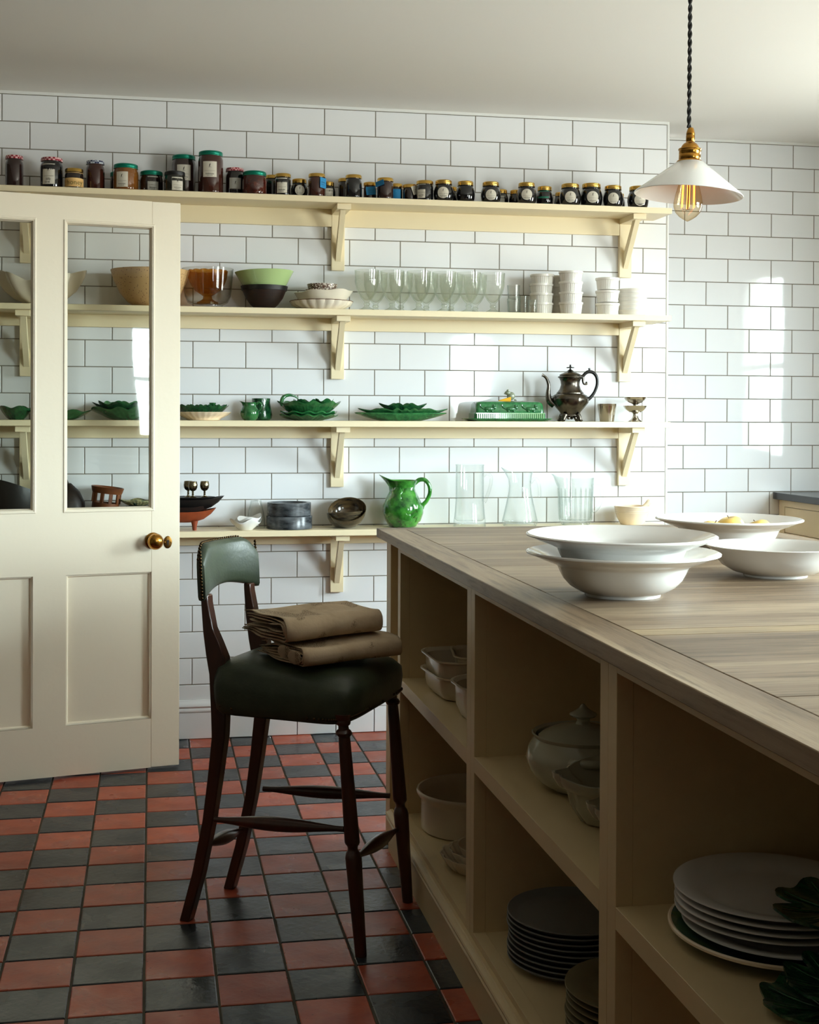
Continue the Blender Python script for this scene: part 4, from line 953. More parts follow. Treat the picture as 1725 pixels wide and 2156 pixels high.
s_ = dup(tum, (2.008, -.155, Z2_), 'small shot glass at the front, beside the fluted ramekins'); s_.scale = (.72, .72, .92)
s_ = dup(tum, (1.960, -.062, Z2_), 'tumbler by the wall behind the stacked tumblers'); s_.scale = (1, 1, 1.3)
# ramekins
RAMF = mat('white_ramekin', rgb(228, 224, 216), .2, coat=.3)
def ramekin(lab, loc, w=.048, h=.0465, fl=True, group='fluted white ramekins', rot=None):
    pr = [(0, .003), (w * .78, .003), (w * .80, 0), (w * .83, .001), (w * .84, .004), (w * .925, h - .011), (w * .93, h - .0095), (w * .985, h - .008), (w, h - .001), (w * .985, h), (w * .93, h - .001), (w * .89, h - .008), (w * .80, .009), (w * .74, .006), (0, .006)]
    mod = (lambda t, r, z, i: (r * (1 - .022 * (1 if cos(36 * t) > 0 else 0) * (1 if 3 < i < 6 else 0)), z)) if fl else None
    return simple('ramekin', lab, 'ramekin', loc, pr, RAMF, 'pot', 144 if fl else 48, mod, group=group, rot=rot)
q_ = random.Random(3)
def stack(x, y, n, dz, first, fl=True, w=.048, h=.0465, names=None, where=''):
    src = None
    for k in range(n):
        lab = '%s ramekin of the %s' % (('bottom', 'second', 'third', 'top')[k] if n == 4 else ('bottom', 'middle', 'top')[k], where)
        p = (x + q_.uniform(-.0015, .0015), y + q_.uniform(-.0015, .0015), Z2_ + dz * k + (.0 if k == 0 else .0))
        if src is None: src = ramekin(lab, p, w, h, fl, group='ramekins on the second shelf')
        else: dup(src, p, lab, (R(q_.uniform(-1, 1)) * 0, 0, q_.uniform(0, 3)))
stack(2.061, -.100, 4, .0372, True, where='left fluted stack, nearest the glasses')
stack(2.150, -.053, 4, .0372, True, where='fluted stack by the wall, half hidden behind the tallest stack')
stack(2.164, -.152, 4, .0402, True, where='tallest fluted stack, in front')
stack(2.320, -.135, 3, .0500, False, .049, .048, where='plain smooth white stack left of the shallow dishes')
for k in range(6):
    simple('shallow_dish', ('lowest', 'second lowest', 'third', 'fourth', 'fifth', 'topmost')[k] + ' white shallow dish in the stack at the right end of the second shelf', 'dish', (2.435, -.102, Z2_ + .0165 * k),
           [(0, .003), (.044, .003), (.047, 0), (.051, .002), (.0535, .014), (.0545, .018), (.0575, .0215), (.0585, .025), (.0555, .026), (.052, .0175), (.049, .006), (0, .0055)], RAMF, 'dish', 48, group='shallow dishes on the second shelf')

# ------------------------------------------------------------------ third shelf: green leaf ware
Z3_ = 1.223
def leaf_dish(name, lab, loc, a, b, h, m, lobes=9, frill=.07, rz=0, veins=10, group='green leaf ware on the third shelf', tip=0, zf=1.0, foot=.45, part='dish', cat='dish'):
    """oval leaf-shaped dish with lobed wavy rim and moulded veins"""
    t = thing(name, lab, cat, loc, rz, group)
    n = 120; rs = [0, .25, .42, foot, .62, .78, .90, 1.0]
    mb = MB(); vs = []; fs = []
    def zz(q, th):
        q0 = max(0, (q - foot) / (1 - foot)); e = h * (q0 ** 1.25)
        v = -.0014 * abs(cos(veins * th)) ** 8 * (q > .2) * (q < .97)
        return e + v + frill * h * cos(lobes * th) * q0 ** 2 * zf + .002
    def rad(th, q):
        r = 1 / math.sqrt((cos(th) / a) ** 2 + (sin(th) / b) ** 2)
        return r * q * (1 + .035 * cos(lobes * th) * q ** 2 + tip * math.exp(-((th % (2 * pi) - pi) / .16) ** 2) * q ** 3)
    for side in (0, 1):
        for q in rs:
            for k in range(n):
                th = 2 * pi * k / n; r = rad(th, q); z = zz(q, th) + (.0045 if side == 0 else 0)
                if side == 1 and q <= foot: z = 0 if q > .3 else .0015
                vs.append((r * cos(th) * (1 if side == 0 else .985), r * sin(th) * (1 if side == 0 else .985), z))
    m_ = len(rs)
    for side in (0, 1):
        for i in range(m_ - 1):
            for k in range(n):
                o = (side * m_ + i) * n; o2 = o + n; k2 = (k + 1) % n; fs.append((o + k, o2 + k, o2 + k2, o + k2))
    for k in range(n): k2 = (k + 1) % n; o = (m_ - 1) * n; o2 = (2 * m_ - 1) * n; fs.append((o + k, o2 + k, o2 + k2, o + k2))
    mb.add(vs, fs); obj(part, mb, m, t); return t
leaf_dish('leaf_bowl', 'small dark green leaf bowl at the far left of the third shelf', (.063, -.10, Z3_), .060, .055, .040, GREEND, 5, .12)
leaf_dish('leaf_dish', 'green leaf dish behind the door muntin on the third shelf', (.218, -.11, Z3_), .112, .07, .028, GREEN, 7, .15, veins=8)
leaf_dish('leaf_platter', 'long dark green leaf platter behind the right pane of the door', (.480, -.105, Z3_), .155, .082, .038, GREEN, 9, .14, veins=9)
leaf_dish('leaf_platter', 'second green leaf platter stacked on the long one behind the door glass', (.488, -.10, Z3_ + .010), .150, .078, .044, GREEND, 8, .16, .1)
leaf_dish('leaf_dish', 'smaller green leaf dish heaped on the platters behind the door glass', (.440, -.10, Z3_ + .022), .085, .060, .036, GREEN, 6, .2, .4)
simple('cake_stand', 'low cream stand with scalloped rim under the dark green dish', 'stand', (.742, -.112, Z3_),
       [(0, .003), (.052, .003), (.056, 0), (.062, .002), (.064, .006), (.088, .018), (.102, .030), (.1005, .0315), (.086, .021), (.060, .010), (0, .009)], IVORYB, 'stand', 120, scallop(26, .03))
leaf_dish('frilled_dish', 'dark green frilled leaf dish standing on the cream stand', (.733, -.112, Z3_ + .0095), .102, .078, .040, GREEND, 15, .10, .05, 18)
obj('stalk_knob', MB().lathe([(0, 0), (.026, 0), (.024, .008), (.015, .020), (.010, .030), (.010, .040), (.0125, .046), (.011, .048), (0, .048)], 24, mod=lambda t, r, z, i: (r * (1 + .12 * cos(5 * t)), z)), GREEN, COL.objects['frilled_dish'], (.042, 0, .009))
def handle(pts, r0, m, parent, name='handle', n=10, flat=1.0):
    # smooth curve through points
    P = [Vector(p) for p in pts]; out = []
    for i in range(len(P) - 1):
        a, b, c, d = P[max(i - 1, 0)], P[i], P[i + 1], P[min(i + 2, len(P) - 1)]
        for k in range(6):
            t = k / 6; out.append(.5 * ((2 * b) + (c - a) * t + (2 * a - 5 * b + 4 * c - d) * t * t + (3 * b - a - 3 * c + d) * t ** 3))
    out.append(P[-1]); m_ = len(out)
    if hasattr(r0, '__len__'):
        q = [r0[min(int(i / (m_ - 1) * (len(r0) - 1)), len(r0) - 2)] + (r0[min(int(i / (m_ - 1) * (len(r0) - 1)), len(r0) - 2) + 1] - r0[min(int(i / (m_ - 1) * (len(r0) - 1)), len(r0) - 2)]) * ((i / (m_ - 1) * (len(r0) - 1)) % 1 if i < m_ - 1 else 1) for i in range(m_)]
    else: q = r0
    return obj(name, MB().tube(out, q, n, True, flat), m, parent)
def spouted(prof, n=56, lip=.0, a=pi, wid=.5, drop=.0, z0=0.0):
    """lathe whose rim is pulled out into a pouring lip towards angle a"""
    zt = max(z for r, z in prof)
    def f(t, r, z, i):
        d = (t - a + pi) % (2 * pi) - pi; k = max(0, (z - z0) / (zt - z0)) ** 2; g = math.exp(-(d / wid) ** 2)
        return r + lip * g * k, z + drop * g * k
    return MB().lathe(prof, n, mod=f)
j1 = thing('small_jug', 'small dark green glazed jug in front of the taller green mug', 'jug', (.912, -.146, Z3_), group='green leaf ware on the third shelf')
obj('body', spouted([(0, .002), (.020, 0), (.030, .008), (.036, .024), (.033, .040), (.025, .052), (.023, .060), (.025, .068), (.0235, .068), (.021, .058), (.03, .035), (.028, .014), (0, .006)], 40, .014, pi * .96, .45, .006, .045), GREEN, j1)
handle([(.024, 0, .060), (.034, -.003, .068), (.043, -.004, .060), (.042, -.004, .046), (.032, -.002, .036)], .0038, GREEN, j1)
j2 = thing('green_mug', 'taller dark green glazed mug behind the small jug', 'mug', (.962, -.070, Z3_), group='green leaf ware on the third shelf')
obj('body', MB().lathe([(0, .002), (.030, 0), (.038, .006), (.041, .022), (.037, .045), (.034, .066), (.0355, .084), (.0335, .084), (.031, .066), (.036, .030), (.034, .010), (0, .008)], 40, mod=lambda t, r, z, i: (r * (1 + .03 * cos(5 * t + z * 40)), z)), GREEND, j2)
leaf_dish('leaf_plate', 'bottom green plate of the stack under the cabbage-leaf bowls', (1.138, -.104, Z3_), .112, .080, .016, GREEN, 11, .2, 0, 11)
leaf_dish('leaf_plate', 'second green plate of the stack under the cabbage-leaf bowls', (1.140, -.104, Z3_ + .010), .110, .080, .018, GREENB, 10, .2, .2, 11)
lb = leaf_dish('cabbage_bowl', 'large green cabbage-leaf bowl with a curled stalk handle', (1.141, -.104, Z3_ + .020), .120, .085, .044, GREEN, 8, .12, .1, 20, part='bowl', cat='bowl', foot=.5)
handle([(-.106, -.02, .036), (-.110, -.018, .052), (-.100, -.010, .070), (-.078, -.004, .077), (-.055, 0, .072), (-.040, 0, .060)], [.0075, .008, .0075, .006, .004, .0015], GREEN, lb, 'stalk_handle')
leaf_dish('leaf_dish', 'green leaf dish leaning inside the cabbage-leaf bowl, left one', (1.130, -.098, Z3_ + .040), .052, .038, .030, GREEND, 5, .2, .4, 9)
leaf_dish('leaf_dish', 'green leaf dish inside the cabbage-leaf bowl, right one', (1.200, -.098, Z3_ + .043), .040, .034, .030, GREEN, 5, .2, 1.1, 9)
leaf_dish('pea_pod_dish', 'long plain green dish at the bottom of the right-hand leaf stack', (1.497, -.104, Z3_), .176, .062, .025, GREENB, 2, .05, 0, 6)
leaf_dish('pea_pod_dish', 'long lobed green dish in the middle of the right-hand leaf stack', (1.506, -.104, Z3_ + .014), .172, .058, .025, GREEN, 12, .16, 0, 8)
leaf_dish('pea_pod_dish', 'short dark green leaf dish on top of the right-hand leaf stack', (1.505, -.104, Z3_ + .032), .092, .045, .026, GREEND, 6, .2, 0, 8)
# butter dish with mice and a mouse on cheese
bd = thing('butter_dish', 'green oblong butter dish, its lid moulded with running mice and a reeded fence', 'dish', (1.918, -.112, Z3_))
def rr(w, d, r, n=8):
    p = []
    for cx_, cy_, a in ((w / 2 - r, d / 2 - r, 0), (-w / 2 + r, d / 2 - r, 90), (-w / 2 + r, -d / 2 + r, 180), (w / 2 - r, -d / 2 + r, 270)):
        for k in range(n + 1): p.append((cx_ + r * cos(R(a + 90 * k / n)), cy_ + r * sin(R(a + 90 * k / n))))
    return p
def loft(levels, n=8, close_top=True, mat_=None):
    """levels: (w, d, r, z)"""
    m = MB(); vs = []; L_ = None
    for w_, d_, r_, z_ in levels:
        p = rr(w_, d_, r_, n); L_ = len(p); vs += [(x, y, z_) for x, y in p]
    fs = [(i * L_ + k, i * L_ + (k + 1) % L_, (i + 1) * L_ + (k + 1) % L_, (i + 1) * L_ + k) for i in range(len(levels) - 1) for k in range(L_)]
    fs.append(tuple(range(L_))[::-1])
    if close_top: fs.append(tuple((len(levels) - 1) * L_ + k for k in range(L_)))
    return m.add(vs, fs)
obj('plate', loft([(.285, .128, .02, 0), (.300, .140, .022, .003), (.338, .160, .03, .009), (.340, .161, .03, .0115), (.330, .155, .03, .0115), (.30, .140, .02, .007)]), GREENB, bd)
bl = obj('lid', loft([(.286, .112, .012, .0), (.284, .110, .012, .024), (.276, .103, .014, .026), (.270, .098, .016, .058), (.262, .090, .018, .066), (.250, .078, .018, .069), (.200, .04, .01, .073)]), GREENB, bd, (0, 0, .0072))
fence = MB()
for k in range(34): fence.box(-.134 + .008 * k, -.1295 + .008 * k, -.0585, -.0550, .003, .024)
fence.box(-.138, .138, -.0590, -.0545, .0225, .026)
obj('fence', fence, mat('pale_green_relief', rgb(120, 168, 112), .15, coat=.5), bl)
LPG = mat('dark_green_relief', rgb(38, 96, 54), .15, coat=.5)
for k, x in enumerate((-.085, .002, .082)):
    mm = MB().ball((x, -.0505, .041), (.021, .006, .0095), 14, 8).ball((x + .021, -.0515, .046), (.009, .005, .0075), 10, 7).ball((x + .019, -.0520, .054), (.0035, .002, .0045), 8, 6).ball((x + .025, -.0520, .053), (.003, .002, .004), 8, 6)
    mm.tube([(x - .018, -.052, .040), (x - .030, -.052, .046), (x - .036, -.0515, .056), (x - .030, -.051, .062)], [.0022, .0018, .0014, .0008], 6).ball((x - .010, -.0525, .033), (.006, .003, .004), 8, 6).ball((x + .012, -.0525, .033), (.005, .003, .004), 8, 6)
    obj('mouse_relief', mm, LPG, bl)
obj('cheese_wedge', MB().add([(-.040, -.018, .0715), (.010, -.024, .0715), (.010, .012, .0715), (-.040, -.018, .0745), (.010, -.024, .0885), (.010, .012, .0885)], [(0, 2, 1), (3, 4, 5), (0, 1, 4, 3), (1, 2, 5, 4), (2, 0, 3, 5)]), CHEESE, bl, bevel=.001, label='yellow cheese wedge')
ms = MB().ball((.016, 0, .092), (.0165, .012, .0165), 18, 12).ball((.002, -.003, .104), (.0125, .0085, .0085), 16, 10).ball((-.009, -.004, .1015), (.004, .003, .003), 10, 6)
ms.ball((.003, -.010, .1125), (.0045, .0016, .0055), 10, 6).ball((.004, .005, .1125), (.0045, .0016, .0055), 10, 6).ball((.004, -.009, .086), (.005, .003, .004), 10, 6).tube([(.030, 0, .078), (.036, -.006, .076), (.034, -.016, .075), (.024, -.022, .0745)], [.0022, .0018, .0015, .001], 6)
obj('mouse', ms, MOUSE, bl, label='small grey-green mouse figure forming the knob')
# pewter teapot
tp = thing('teapot', 'lobed pewter teapot with black curved handle on the third shelf', 'teapot', (2.178, -.106, Z3_), R(-6))
def lobed(t, r, z, i):
    k = math.exp(-((z - .078) / .034) ** 2); return r * (1 + .045 * (abs(cos(4 * t)) ** .5 - .7) * k), z
TPP = [(0, .020), (.034, .018), (.038, .022), (.036, .028), (.043, .040), (.057, .056), (.071, .074), (.0735, .090), (.066, .103), (.054, .110), (.0535, .114), (.0500, .117), (.042, .128), (.0365, .145), (.0385, .160), (.043, .170), (.0485, .174), (.0490, .177), (.044, .180), (.041, .1815), (.040, .180), (0, .179)]
obj('body', MB().lathe(TPP, 96, mod=lobed), PEWTER, tp)
ld = obj('lid', MB().lathe([(0, .180), (.0415, .180), (.0425, .184), (.040, .187), (.028, .192), (.016, .198), (.008, .204), (.004, .206), (0, .206)], 48), PEWTER, tp)
fin = MB().lathe([(0, .204), (.004, .205), (.003, .211), (.006, .214), (.003, .220), (.004, .224), (0, .226)], 12)
for k in range(5): a = k * 2 * pi / 5; fin.ball((.010 * cos(a), .010 * sin(a), .2135), (.0065, .0045, .0022), 8, 6)
obj('finial', fin, EBONY, ld)
handle([(-.064, 0, .066), (-.083, 0, .082), (-.088, 0, .110), (-.086, 0, .142), (-.094, 0, .168), (-.106, 0, .180), (-.113, 0, .183)], [.015, .0135, .0095, .007, .0058, .0048, .0070], PEWTER, tp, 'spout', 14)
hn = handle([(.040, 0, .176), (.050, 0, .180), (.052, 0, .160), (.056, 0, .150), (.066, 0, .150), (.064, 0, .158)], [.005, .006, .0055, .005, .0045, .003], PEWTER, tp, 'handle_socket', 10)
handle([(.046, 0, .168), (.056, 0, .186), (.072, 0, .197), (.092, 0, .194), (.106, 0, .176), (.108, 0, .148), (.098, 0, .118), (.082, 0, .096), (.066, 0, .084)], [.0055, .0065, .007, .0068, .0065, .0062, .006, .0068, .0075], EBONY, tp, 'handle', 12)
handle([(.074, 0, .196), (.078, 0, .204), (.076, 0, .212)], [.006, .0045, .0052], EBONY, tp, 'thumb_piece', 8)
for k in range(4):
    a = pi / 4 + k * pi / 2; f_ = MB().tube([(.036 * cos(a), .036 * sin(a), .026), (.044 * cos(a), .044 * sin(a), .014), (.047 * cos(a), .047 * sin(a), .006)], [.012, .009, .007], 10)
    f_.ball((.050 * cos(a), .050 * sin(a), .0045), (.009, .009, .0045), 12, 6)
    for b_ in (-1, 1): a2 = a + b_ * .42; f_.ball((.038 * cos(a2), .038 * sin(a2), .014), (.007, .007, .006), 8, 6)
    obj('foot', f_, PEWTER, tp)
bk_ = thing('metal_beakers', 'nest of tapered silver beakers right of the teapot', 'beaker', (2.333, -.10, Z3_))
for k in range(3):
    obj('beaker', MB().lathe([(0, .002), (.026, 0), (.028, .001), (.0375, .062), (.0385, .064), (.0365, .064), (.0268, .004), (0, .003)], 40).off(0, 0, .0035 * k), STEEL, bk_)
SP = [(0, .003), (.024, .0), (.028, .001), (.027, .004), (.016, .012), (.011, .022), (.010, .032), (.014, .036), (.030, .042), (.042, .052), (.049, .064), (.0475, .0645), (.040, .054), (.028, .045), (.012, .040), (0, .039)]
sd = simple('sundae_cup', 'lower footed steel sundae cup at the right end of the third shelf', 'cup', (2.452, -.10, Z3_), SP, STEEL, 'cup', 48, group='steel sundae cups')
u = dup(sd, (2.452, -.10, Z3_ + .0375), 'upper steel sundae cup stacked in the lower one'); u.scale = (.94, .94, .95)

# ------------------------------------------------------------------ lowest shelf
Z4_ = .813
# dark wares behind the door glass
t = thing('black_basket', 'black oval wooden trough at the far left of the lowest shelf, behind the door glass', 'bowl', (.035, -.10, Z4_))
obj('trough', MB().lathe([(0, .004), (.040, 0), (.055, .010), (.078, .05), (.090, .10), (.094, .150), (.090, .168), (.084, .150), (.080, .10), (.066, .05), (.04, .016), (0, .012)], 48, mod=lambda t, r, z, i: (r * (1 + .10 * cos(2 * t)), z * (1 + .14 * cos(t + 2.4)))), BLACKW, t, rot=(0, R(6), 0))
simple('dark_gourd', 'dark rounded gourd pot behind the door muntin on the lowest shelf', 'pot', (.245, -.10, Z4_), [(0, 0), (.025, .0), (.050, .02), (.066, .06), (.064, .105), (.046, .145), (.022, .168), (.014, .176), (0, .176)], WOODD, 'pot', 40)
simple('dark_gourd', 'smaller dark gourd behind the round one on the lowest shelf', 'pot', (.215, -.055, Z4_), [(0, 0), (.02, .0), (.04, .03), (.042, .10), (.040, .16), (.025, .195), (0, .205)], WOODD, 'pot', 32)
pb = thing('pierced_pot', 'brown terracotta pot with pierced arches behind the right door pane', 'pot', (.372, -.105, Z4_), rot=(0, R(7), 0))
PB = mat('brown_pierced_clay', rgb(124, 70, 34), .45, noise=(20, rgb(90, 48, 24)))
obj('base', MB().lathe([(0, 0), (.040, 0), (.046, .01), (.049, .07), (.050, .105), (.047, .105), (.045, .07), (.042, .012), (0, .01)], 40), PB, pb)
for k in range(10):
    a = 2 * pi * k / 10; obj('pillar', MB().box(-.0055, .0055, -.003, .003, .104, .142), PB, pb, loc=(.050 * cos(a), .050 * sin(a), 0), rot=(0, 0, a + pi / 2))
obj('rim', MB().lathe([(.048, .140), (.053, .1395), (.056, .146), (.059, .158), (.0605, .162), (.058, .1635), (.0545, .158), (.050, .147)], 48), PB, pb)
leaf_dish('fish_dish', 'blue-green glazed dish propped on the lowest shelf behind the door glass', (.500, -.11, Z4_ + .092), .066, .045, .016, mat('teal_patterned_glaze', rgb(30, 70, 66), .15, coat=.5, noise=(60, rgb(190, 180, 130))), 4, .2, group='wares behind the door glass')
simple('dark_block', 'dark wooden pot under the blue-green dish on the lowest shelf', 'pot', (.500, -.11, Z4_), [(0, 0), (.035, 0), (.044, .01), (.047, .07), (.042, .0905), (0, .0905)], BLACKW, 'pot', 36)
# terracotta boat, dark boats and silver goblets
def boat(name, lab, loc, a, b, h, m, legs=True, rz=0, group=None, th=.005):
    t = thing(name, lab, 'bowl', loc, rz, group); n = 56; z0 = .028 if legs else 0; pr = [(.05, 0), (.35, .02), (.62, .22), (.84, .58), (1, 1), (.97, 1.0), (.80, .62), (.58, .30), (.3, .12), (.0, .10)]
    vs = []; fs = []
    for q, e in pr:
        for k in range(n):
            th_ = 2 * pi * k / n; c, s = cos(th_), sin(th_); vs.append((a * q * c * (1 + .04 * abs(c) ** 6), b * q * s, z0 + h * e + .012 * (abs(c) ** 3) * e))
    L_ = n; fs = [(i * n + k, i * n + (k + 1) % n, (i + 1) * n + (k + 1) % n, (i + 1) * n + k) for i in range(len(pr) - 1) for k in range(n)]; fs.append(tuple(range(n)))
    obj('dish', MB().add(vs, fs), m, t)
    if legs:
        for x, y in ((.35 * a, -.4 * b), (.35 * a, .4 * b), (-.45 * a, 0)): obj('foot', MB().tube([(x, y, 0), (x, y, .012), (x, y, z0 + h * .18)], [.007, .008, .013], 12), m, t)
    return t
boat('footed_dish', 'terracotta boat-shaped dish on short feet beside the open door', (.668, -.118, Z4_), .118, .062, .042, TERRA)
boat('wooden_dish', 'small dark brown boat dish resting on the terracotta one', (.668, -.112, Z4_ + .0505), .098, .052, .036, WOODD, False)
boat('wooden_dish', 'long blackened wooden boat dish at the top of the stack by the door', (.690, -.108, Z4_ + .0705), .126, .060, .044, BLACKW, False)
simple('round_tray', 'flat dark tray lying across the blackened boat dish', 'tray', (.690, -.108, Z4_ + .118), [(0, 0), (.092, 0), (.098, .004), (.0965, .0055), (.09, .003), (0, .003)], BLACKW, 'tray', 48, lambda t, r, z, i: (r * (1 - .4 * abs(sin(t))), z))
GS = [(0, .002), (.012, 0), (.0145, .001), (.013, .003), (.004, .006), (.0035, .009), (.0045, .012), (.003, .015), (.0045, .018), (.003, .021), (.005, .024), (.012, .028), (.0165, .036), (.0175, .046), (.0155, .058), (.0148, .060), (.0140, .058), (.0160, .046), (.0150, .036), (.009, .029), (0, .028)]
ENG = mat('engraved_silver', rgb(150, 140, 116), .22, 1, noise=(60, rgb(96, 86, 66)), bump=(120, .3))
g0 = simple('wine_cup', 'engraved silver cup with twisted stem, rightmost of three on the dark tray', 'cup', (.747, -.112, Z4_ + .1215), GS, ENG, 'cup', 32, group='small silver cups')
g0.scale = (1, 1, 1.0)
dup(g0, (.703, -.128, Z4_ + .1215), 'engraved silver cup in the middle of three on the dark tray')
dup(g0, (.687, -.088, Z4_ + .1215), 'engraved silver cup at the back left of three on the dark tray')
# white bowls, glass, marble, horn
leaf_dish('small_white_bowl', 'small white square-rimmed bowl in front of the upturned glass', (.900, -.138, Z4_), .060, .052, .030, CHINA, 4, .25, .4, 2, group='small white bowls', foot=.45)
s_ = leaf_dish('small_white_bowl', 'small white bowl tilted inside the other in front of the marble pots', (.918, -.138, Z4_ + .0135), .046, .042, .028, CHINA, 3, .2, .8, 2, group='small white bowls', foot=.4); s_.rotation_euler = (0, R(-9), .4)
simple('upturned_glass', 'clear flared glass standing upside down behind the white bowls', 'glass', (.944, -.062, Z4_), [(.0365, 0), (.0345, .03), (.030, .06), (.0215, .100), (.020, .104), (.019, .109), (0, .110), (0, .106), (.018, .102), (.0285, .06), (.033, .03), (.0352, 0)], CLEAR, 'glass_body', 40)
simple('marble_pot', 'lower black veined marble pot with a faceted side', 'pot', (1.067, -.104, Z4_), [(0, 0), (.084, 0), (.0875, .002), (.0875, .0475), (.0865, .049), (0, .049)], MARBLE, 'pot', 20)
simple('marble_pot', 'upper smooth black veined marble bowl stacked on the faceted pot', 'pot', (1.066, -.104, Z4_ + .0495), [(0, 0), (.081, 0), (.083, .002), (.083, .049), (.082, .050), (.070, .050), (.067, .046), (.060, .015), (.05, .010), (0, .010)], MARBLE, 'pot', 64)
HBP = [(0, .003), (.022, 0), (.040, .005), (.058, .020), (.069, .042), (.073, .062), (.0705, .062), (.066, .043), (.055, .024), (.038, .010), (0, .007)]
simple('horn_bowl', 'lower dark striped horn bowl on the lowest shelf', 'bowl', (1.283, -.104, Z4_), HBP, HORND, 'bowl', 56, lambda t, r, z, i: (r, z + .006 * cos(t + .5) * min(1, r / .07) ** 2))
simple('horn_bowl', 'upper brown horn bowl tilted open towards the viewer', 'bowl', (1.2965, -.094, Z4_ + .022), HBP, HORN, 'bowl', 56, rot=(R(34), R(-12), 0))
# green leaf jug
gj = thing('leaf_jug', 'bright green glazed jug moulded with leaves, large spout to the left', 'jug', (1.507, -.103, Z4_), R(-8))
JP = [(0, .003), (.042, 0), (.052, .004), (.066, .025), (.0775, .055), (.0765, .082), (.064, .112), (.050, .136), (.0455, .152), (.050, .168), (.058, .184), (.0565, .185), (.047, .168), (.042, .152), (.046, .136), (.06, .112), (.072, .08), (.072, .055), (.060, .026), (.04, .008), (0, .007)]
def jugm(t, r, z, i):
    d = (t - pi + pi) % (2 * pi) - pi; d = (t % (2 * pi)) - pi; k = max(0, (z - .125) / .06) ** 1.6; g = math.exp(-(d / .42) ** 2)
    ridge = .0022 * abs(sin(3.5 * t + z * 30)) ** 10 * (z < .15)
    return r + .036 * g * k + ridge, z + .018 * g * k - .004 * k * (1 - g)
obj('body', MB().lathe(JP, 120, mod=jugm), GREENJ, gj)
lf = MB()
def wrapleaf(a0, z0_, s, tilt):
    n = 14; vs = []; fs = []; fr = interp(JP[:11])
    for i in range(n + 1):
        u_ = i / n; wd = s * .42 * sin(pi * min(u_ * 1.02, 1)) ** .7 * (1 + .22 * cos(u_ * 22))
        for k in range(-3, 4):
            du = k / 3 * wd; x = du * cos(tilt) - (u_ - .5) * s * sin(tilt); y = du * sin(tilt) + (u_ - .5) * s * cos(tilt); z = z0_ + y
            rr_ = fr(min(max(z, .004), .165)) + .0025 - .001 * abs(k) / 3; tt = a0 + x / max(rr_, .04)
            d = (tt % (2 * pi)) - pi; kk = max(0, (z - .125) / .06) ** 1.6; rr_ += .036 * math.exp(-(d / .42) ** 2) * kk
            vs.append((rr_ * cos(tt), rr_ * sin(tt), z))
    fs = [(i * 7 + k, i * 7 + k + 1, (i + 1) * 7 + k + 1, (i + 1) * 7 + k) for i in range(n) for k in range(6)]
    return vs, fs
for a, z_, s, tl in ((-1.9, .075, .10, .5), (-1.15, .105, .11, -.35), (-2.6, .085, .09, .2), (-.5, .06, .09, .6), (-1.5, .035, .06, 1.3), (-2.2, .125, .07, -.5)): obj('leaf', MB().add(*wrapleaf(a, z_, s, tl)), GREENJ, gj, solid=.0015)
handle([(.045, 0, .168), (.062, 0, .182), (.084, 0, .182), (.101, 0, .162), (.104, 0, .132), (.092, 0, .102), (.078, 0, .086), (.074, 0, .070)], [.008, .009, .0085, .008, .0078, .008, .0085, .007], GREENJ, gj)
# clear jugs
c1 = thing('glass_jug', 'tall straight-sided clear glass jug, leftmost of three', 'jug', (1.772, -.104, Z4_))
obj('body', MB().lathe([(0, .012), (.058, .012), (.0615, .002), (.0625, 0), (.0635, .002), (.0625, .02), (.058, .06), (.055, .10), (.0545, .236), (.0565, .240), (.0545, .241), (.0525, .236), (.0530, .10), (.0560, .06), (.0590, .030), (.05, .022), (0, .0205)], 56), CLEAR, c1)
handle([(.054, 0, .196), (.066, 0, .206), (.082, 0, .198), (.086, 0, .175), (.078, 0, .140), (.066, 0, .108), (.057, 0, .096)], [.007, .0065, .0062, .006, .006, .0068, .010], CLEAR, c1)
c2 = thing('glass_carafe', 'clear glass carafe jug with flared lip, middle of the three glass jugs', 'jug', (1.975, -.104, Z4_))
obj('body', spouted([(0, .010), (.058, .010), (.064, .0), (.070, .012), (.0705, .018), (.064, .045), (.055, .085), (.0465, .125), (.0435, .155), (.0445, .180), (.0475, .200), (.0505, .212), (.0490, .212), (.0455, .200), (.0425, .180), (.0415, .155), (.0445, .125), (.053, .085), (.062, .045), (.0680, .020), (.06, .015), (0, .0145)], 56, .026, pi * .97, .5, .018, .17), CLEAR, c2)
handle([(.044, 0, .168), (.058, 0, .185), (.072, 0, .176), (.079, 0, .148), (.080, 0, .118), (.080, 0, .108)], [.0065, .006, .006, .006, .0058, .0045], CLEAR, c2)
c3 = thing('glass_pitcher', 'ribbed pressed glass pitcher, rightmost of the three glass jugs', 'jug', (2.203, -.104, Z4_))
obj('body', spouted([(0, .012), (.046, .010), (.050, 0), (.055, .003), (.062, .016), (.0655, .03), (.067, .09), (.0705, .150), (.072, .182), (.0725, .188), (.0705, .188), (.069, .180), (.0665, .15), (.063, .09), (.0615, .032), (.056, .020), (0, .018)], 96, .026, pi * .98, .34, .016, .145), CLEARP, c3)
ribs = MB()
for k in range(20):
    a = 2 * pi * k / 20; ribs.tube([(.0640 * cos(a), .0640 * sin(a), .022), (.0668 * cos(a), .0668 * sin(a), .09), (.0700 * cos(a), .0700 * sin(a), .146)], [.0035, .0042, .0025], 6)
obj('ribs', ribs, CLEARP, c3)
handle([(.068, 0, .152), (.086, 0, .156), (.103, 0, .146), (.110, 0, .122), (.105, 0, .092), (.090, 0, .066), (.072, 0, .052)], [.0085, .0075, .007, .007, .007, .008, .011], CLEARP, c3)
mo = thing('mortar', 'ivory mortar with ribbed collar at the right end of the lowest shelf', 'mortar', (2.440, -.102, Z4_))
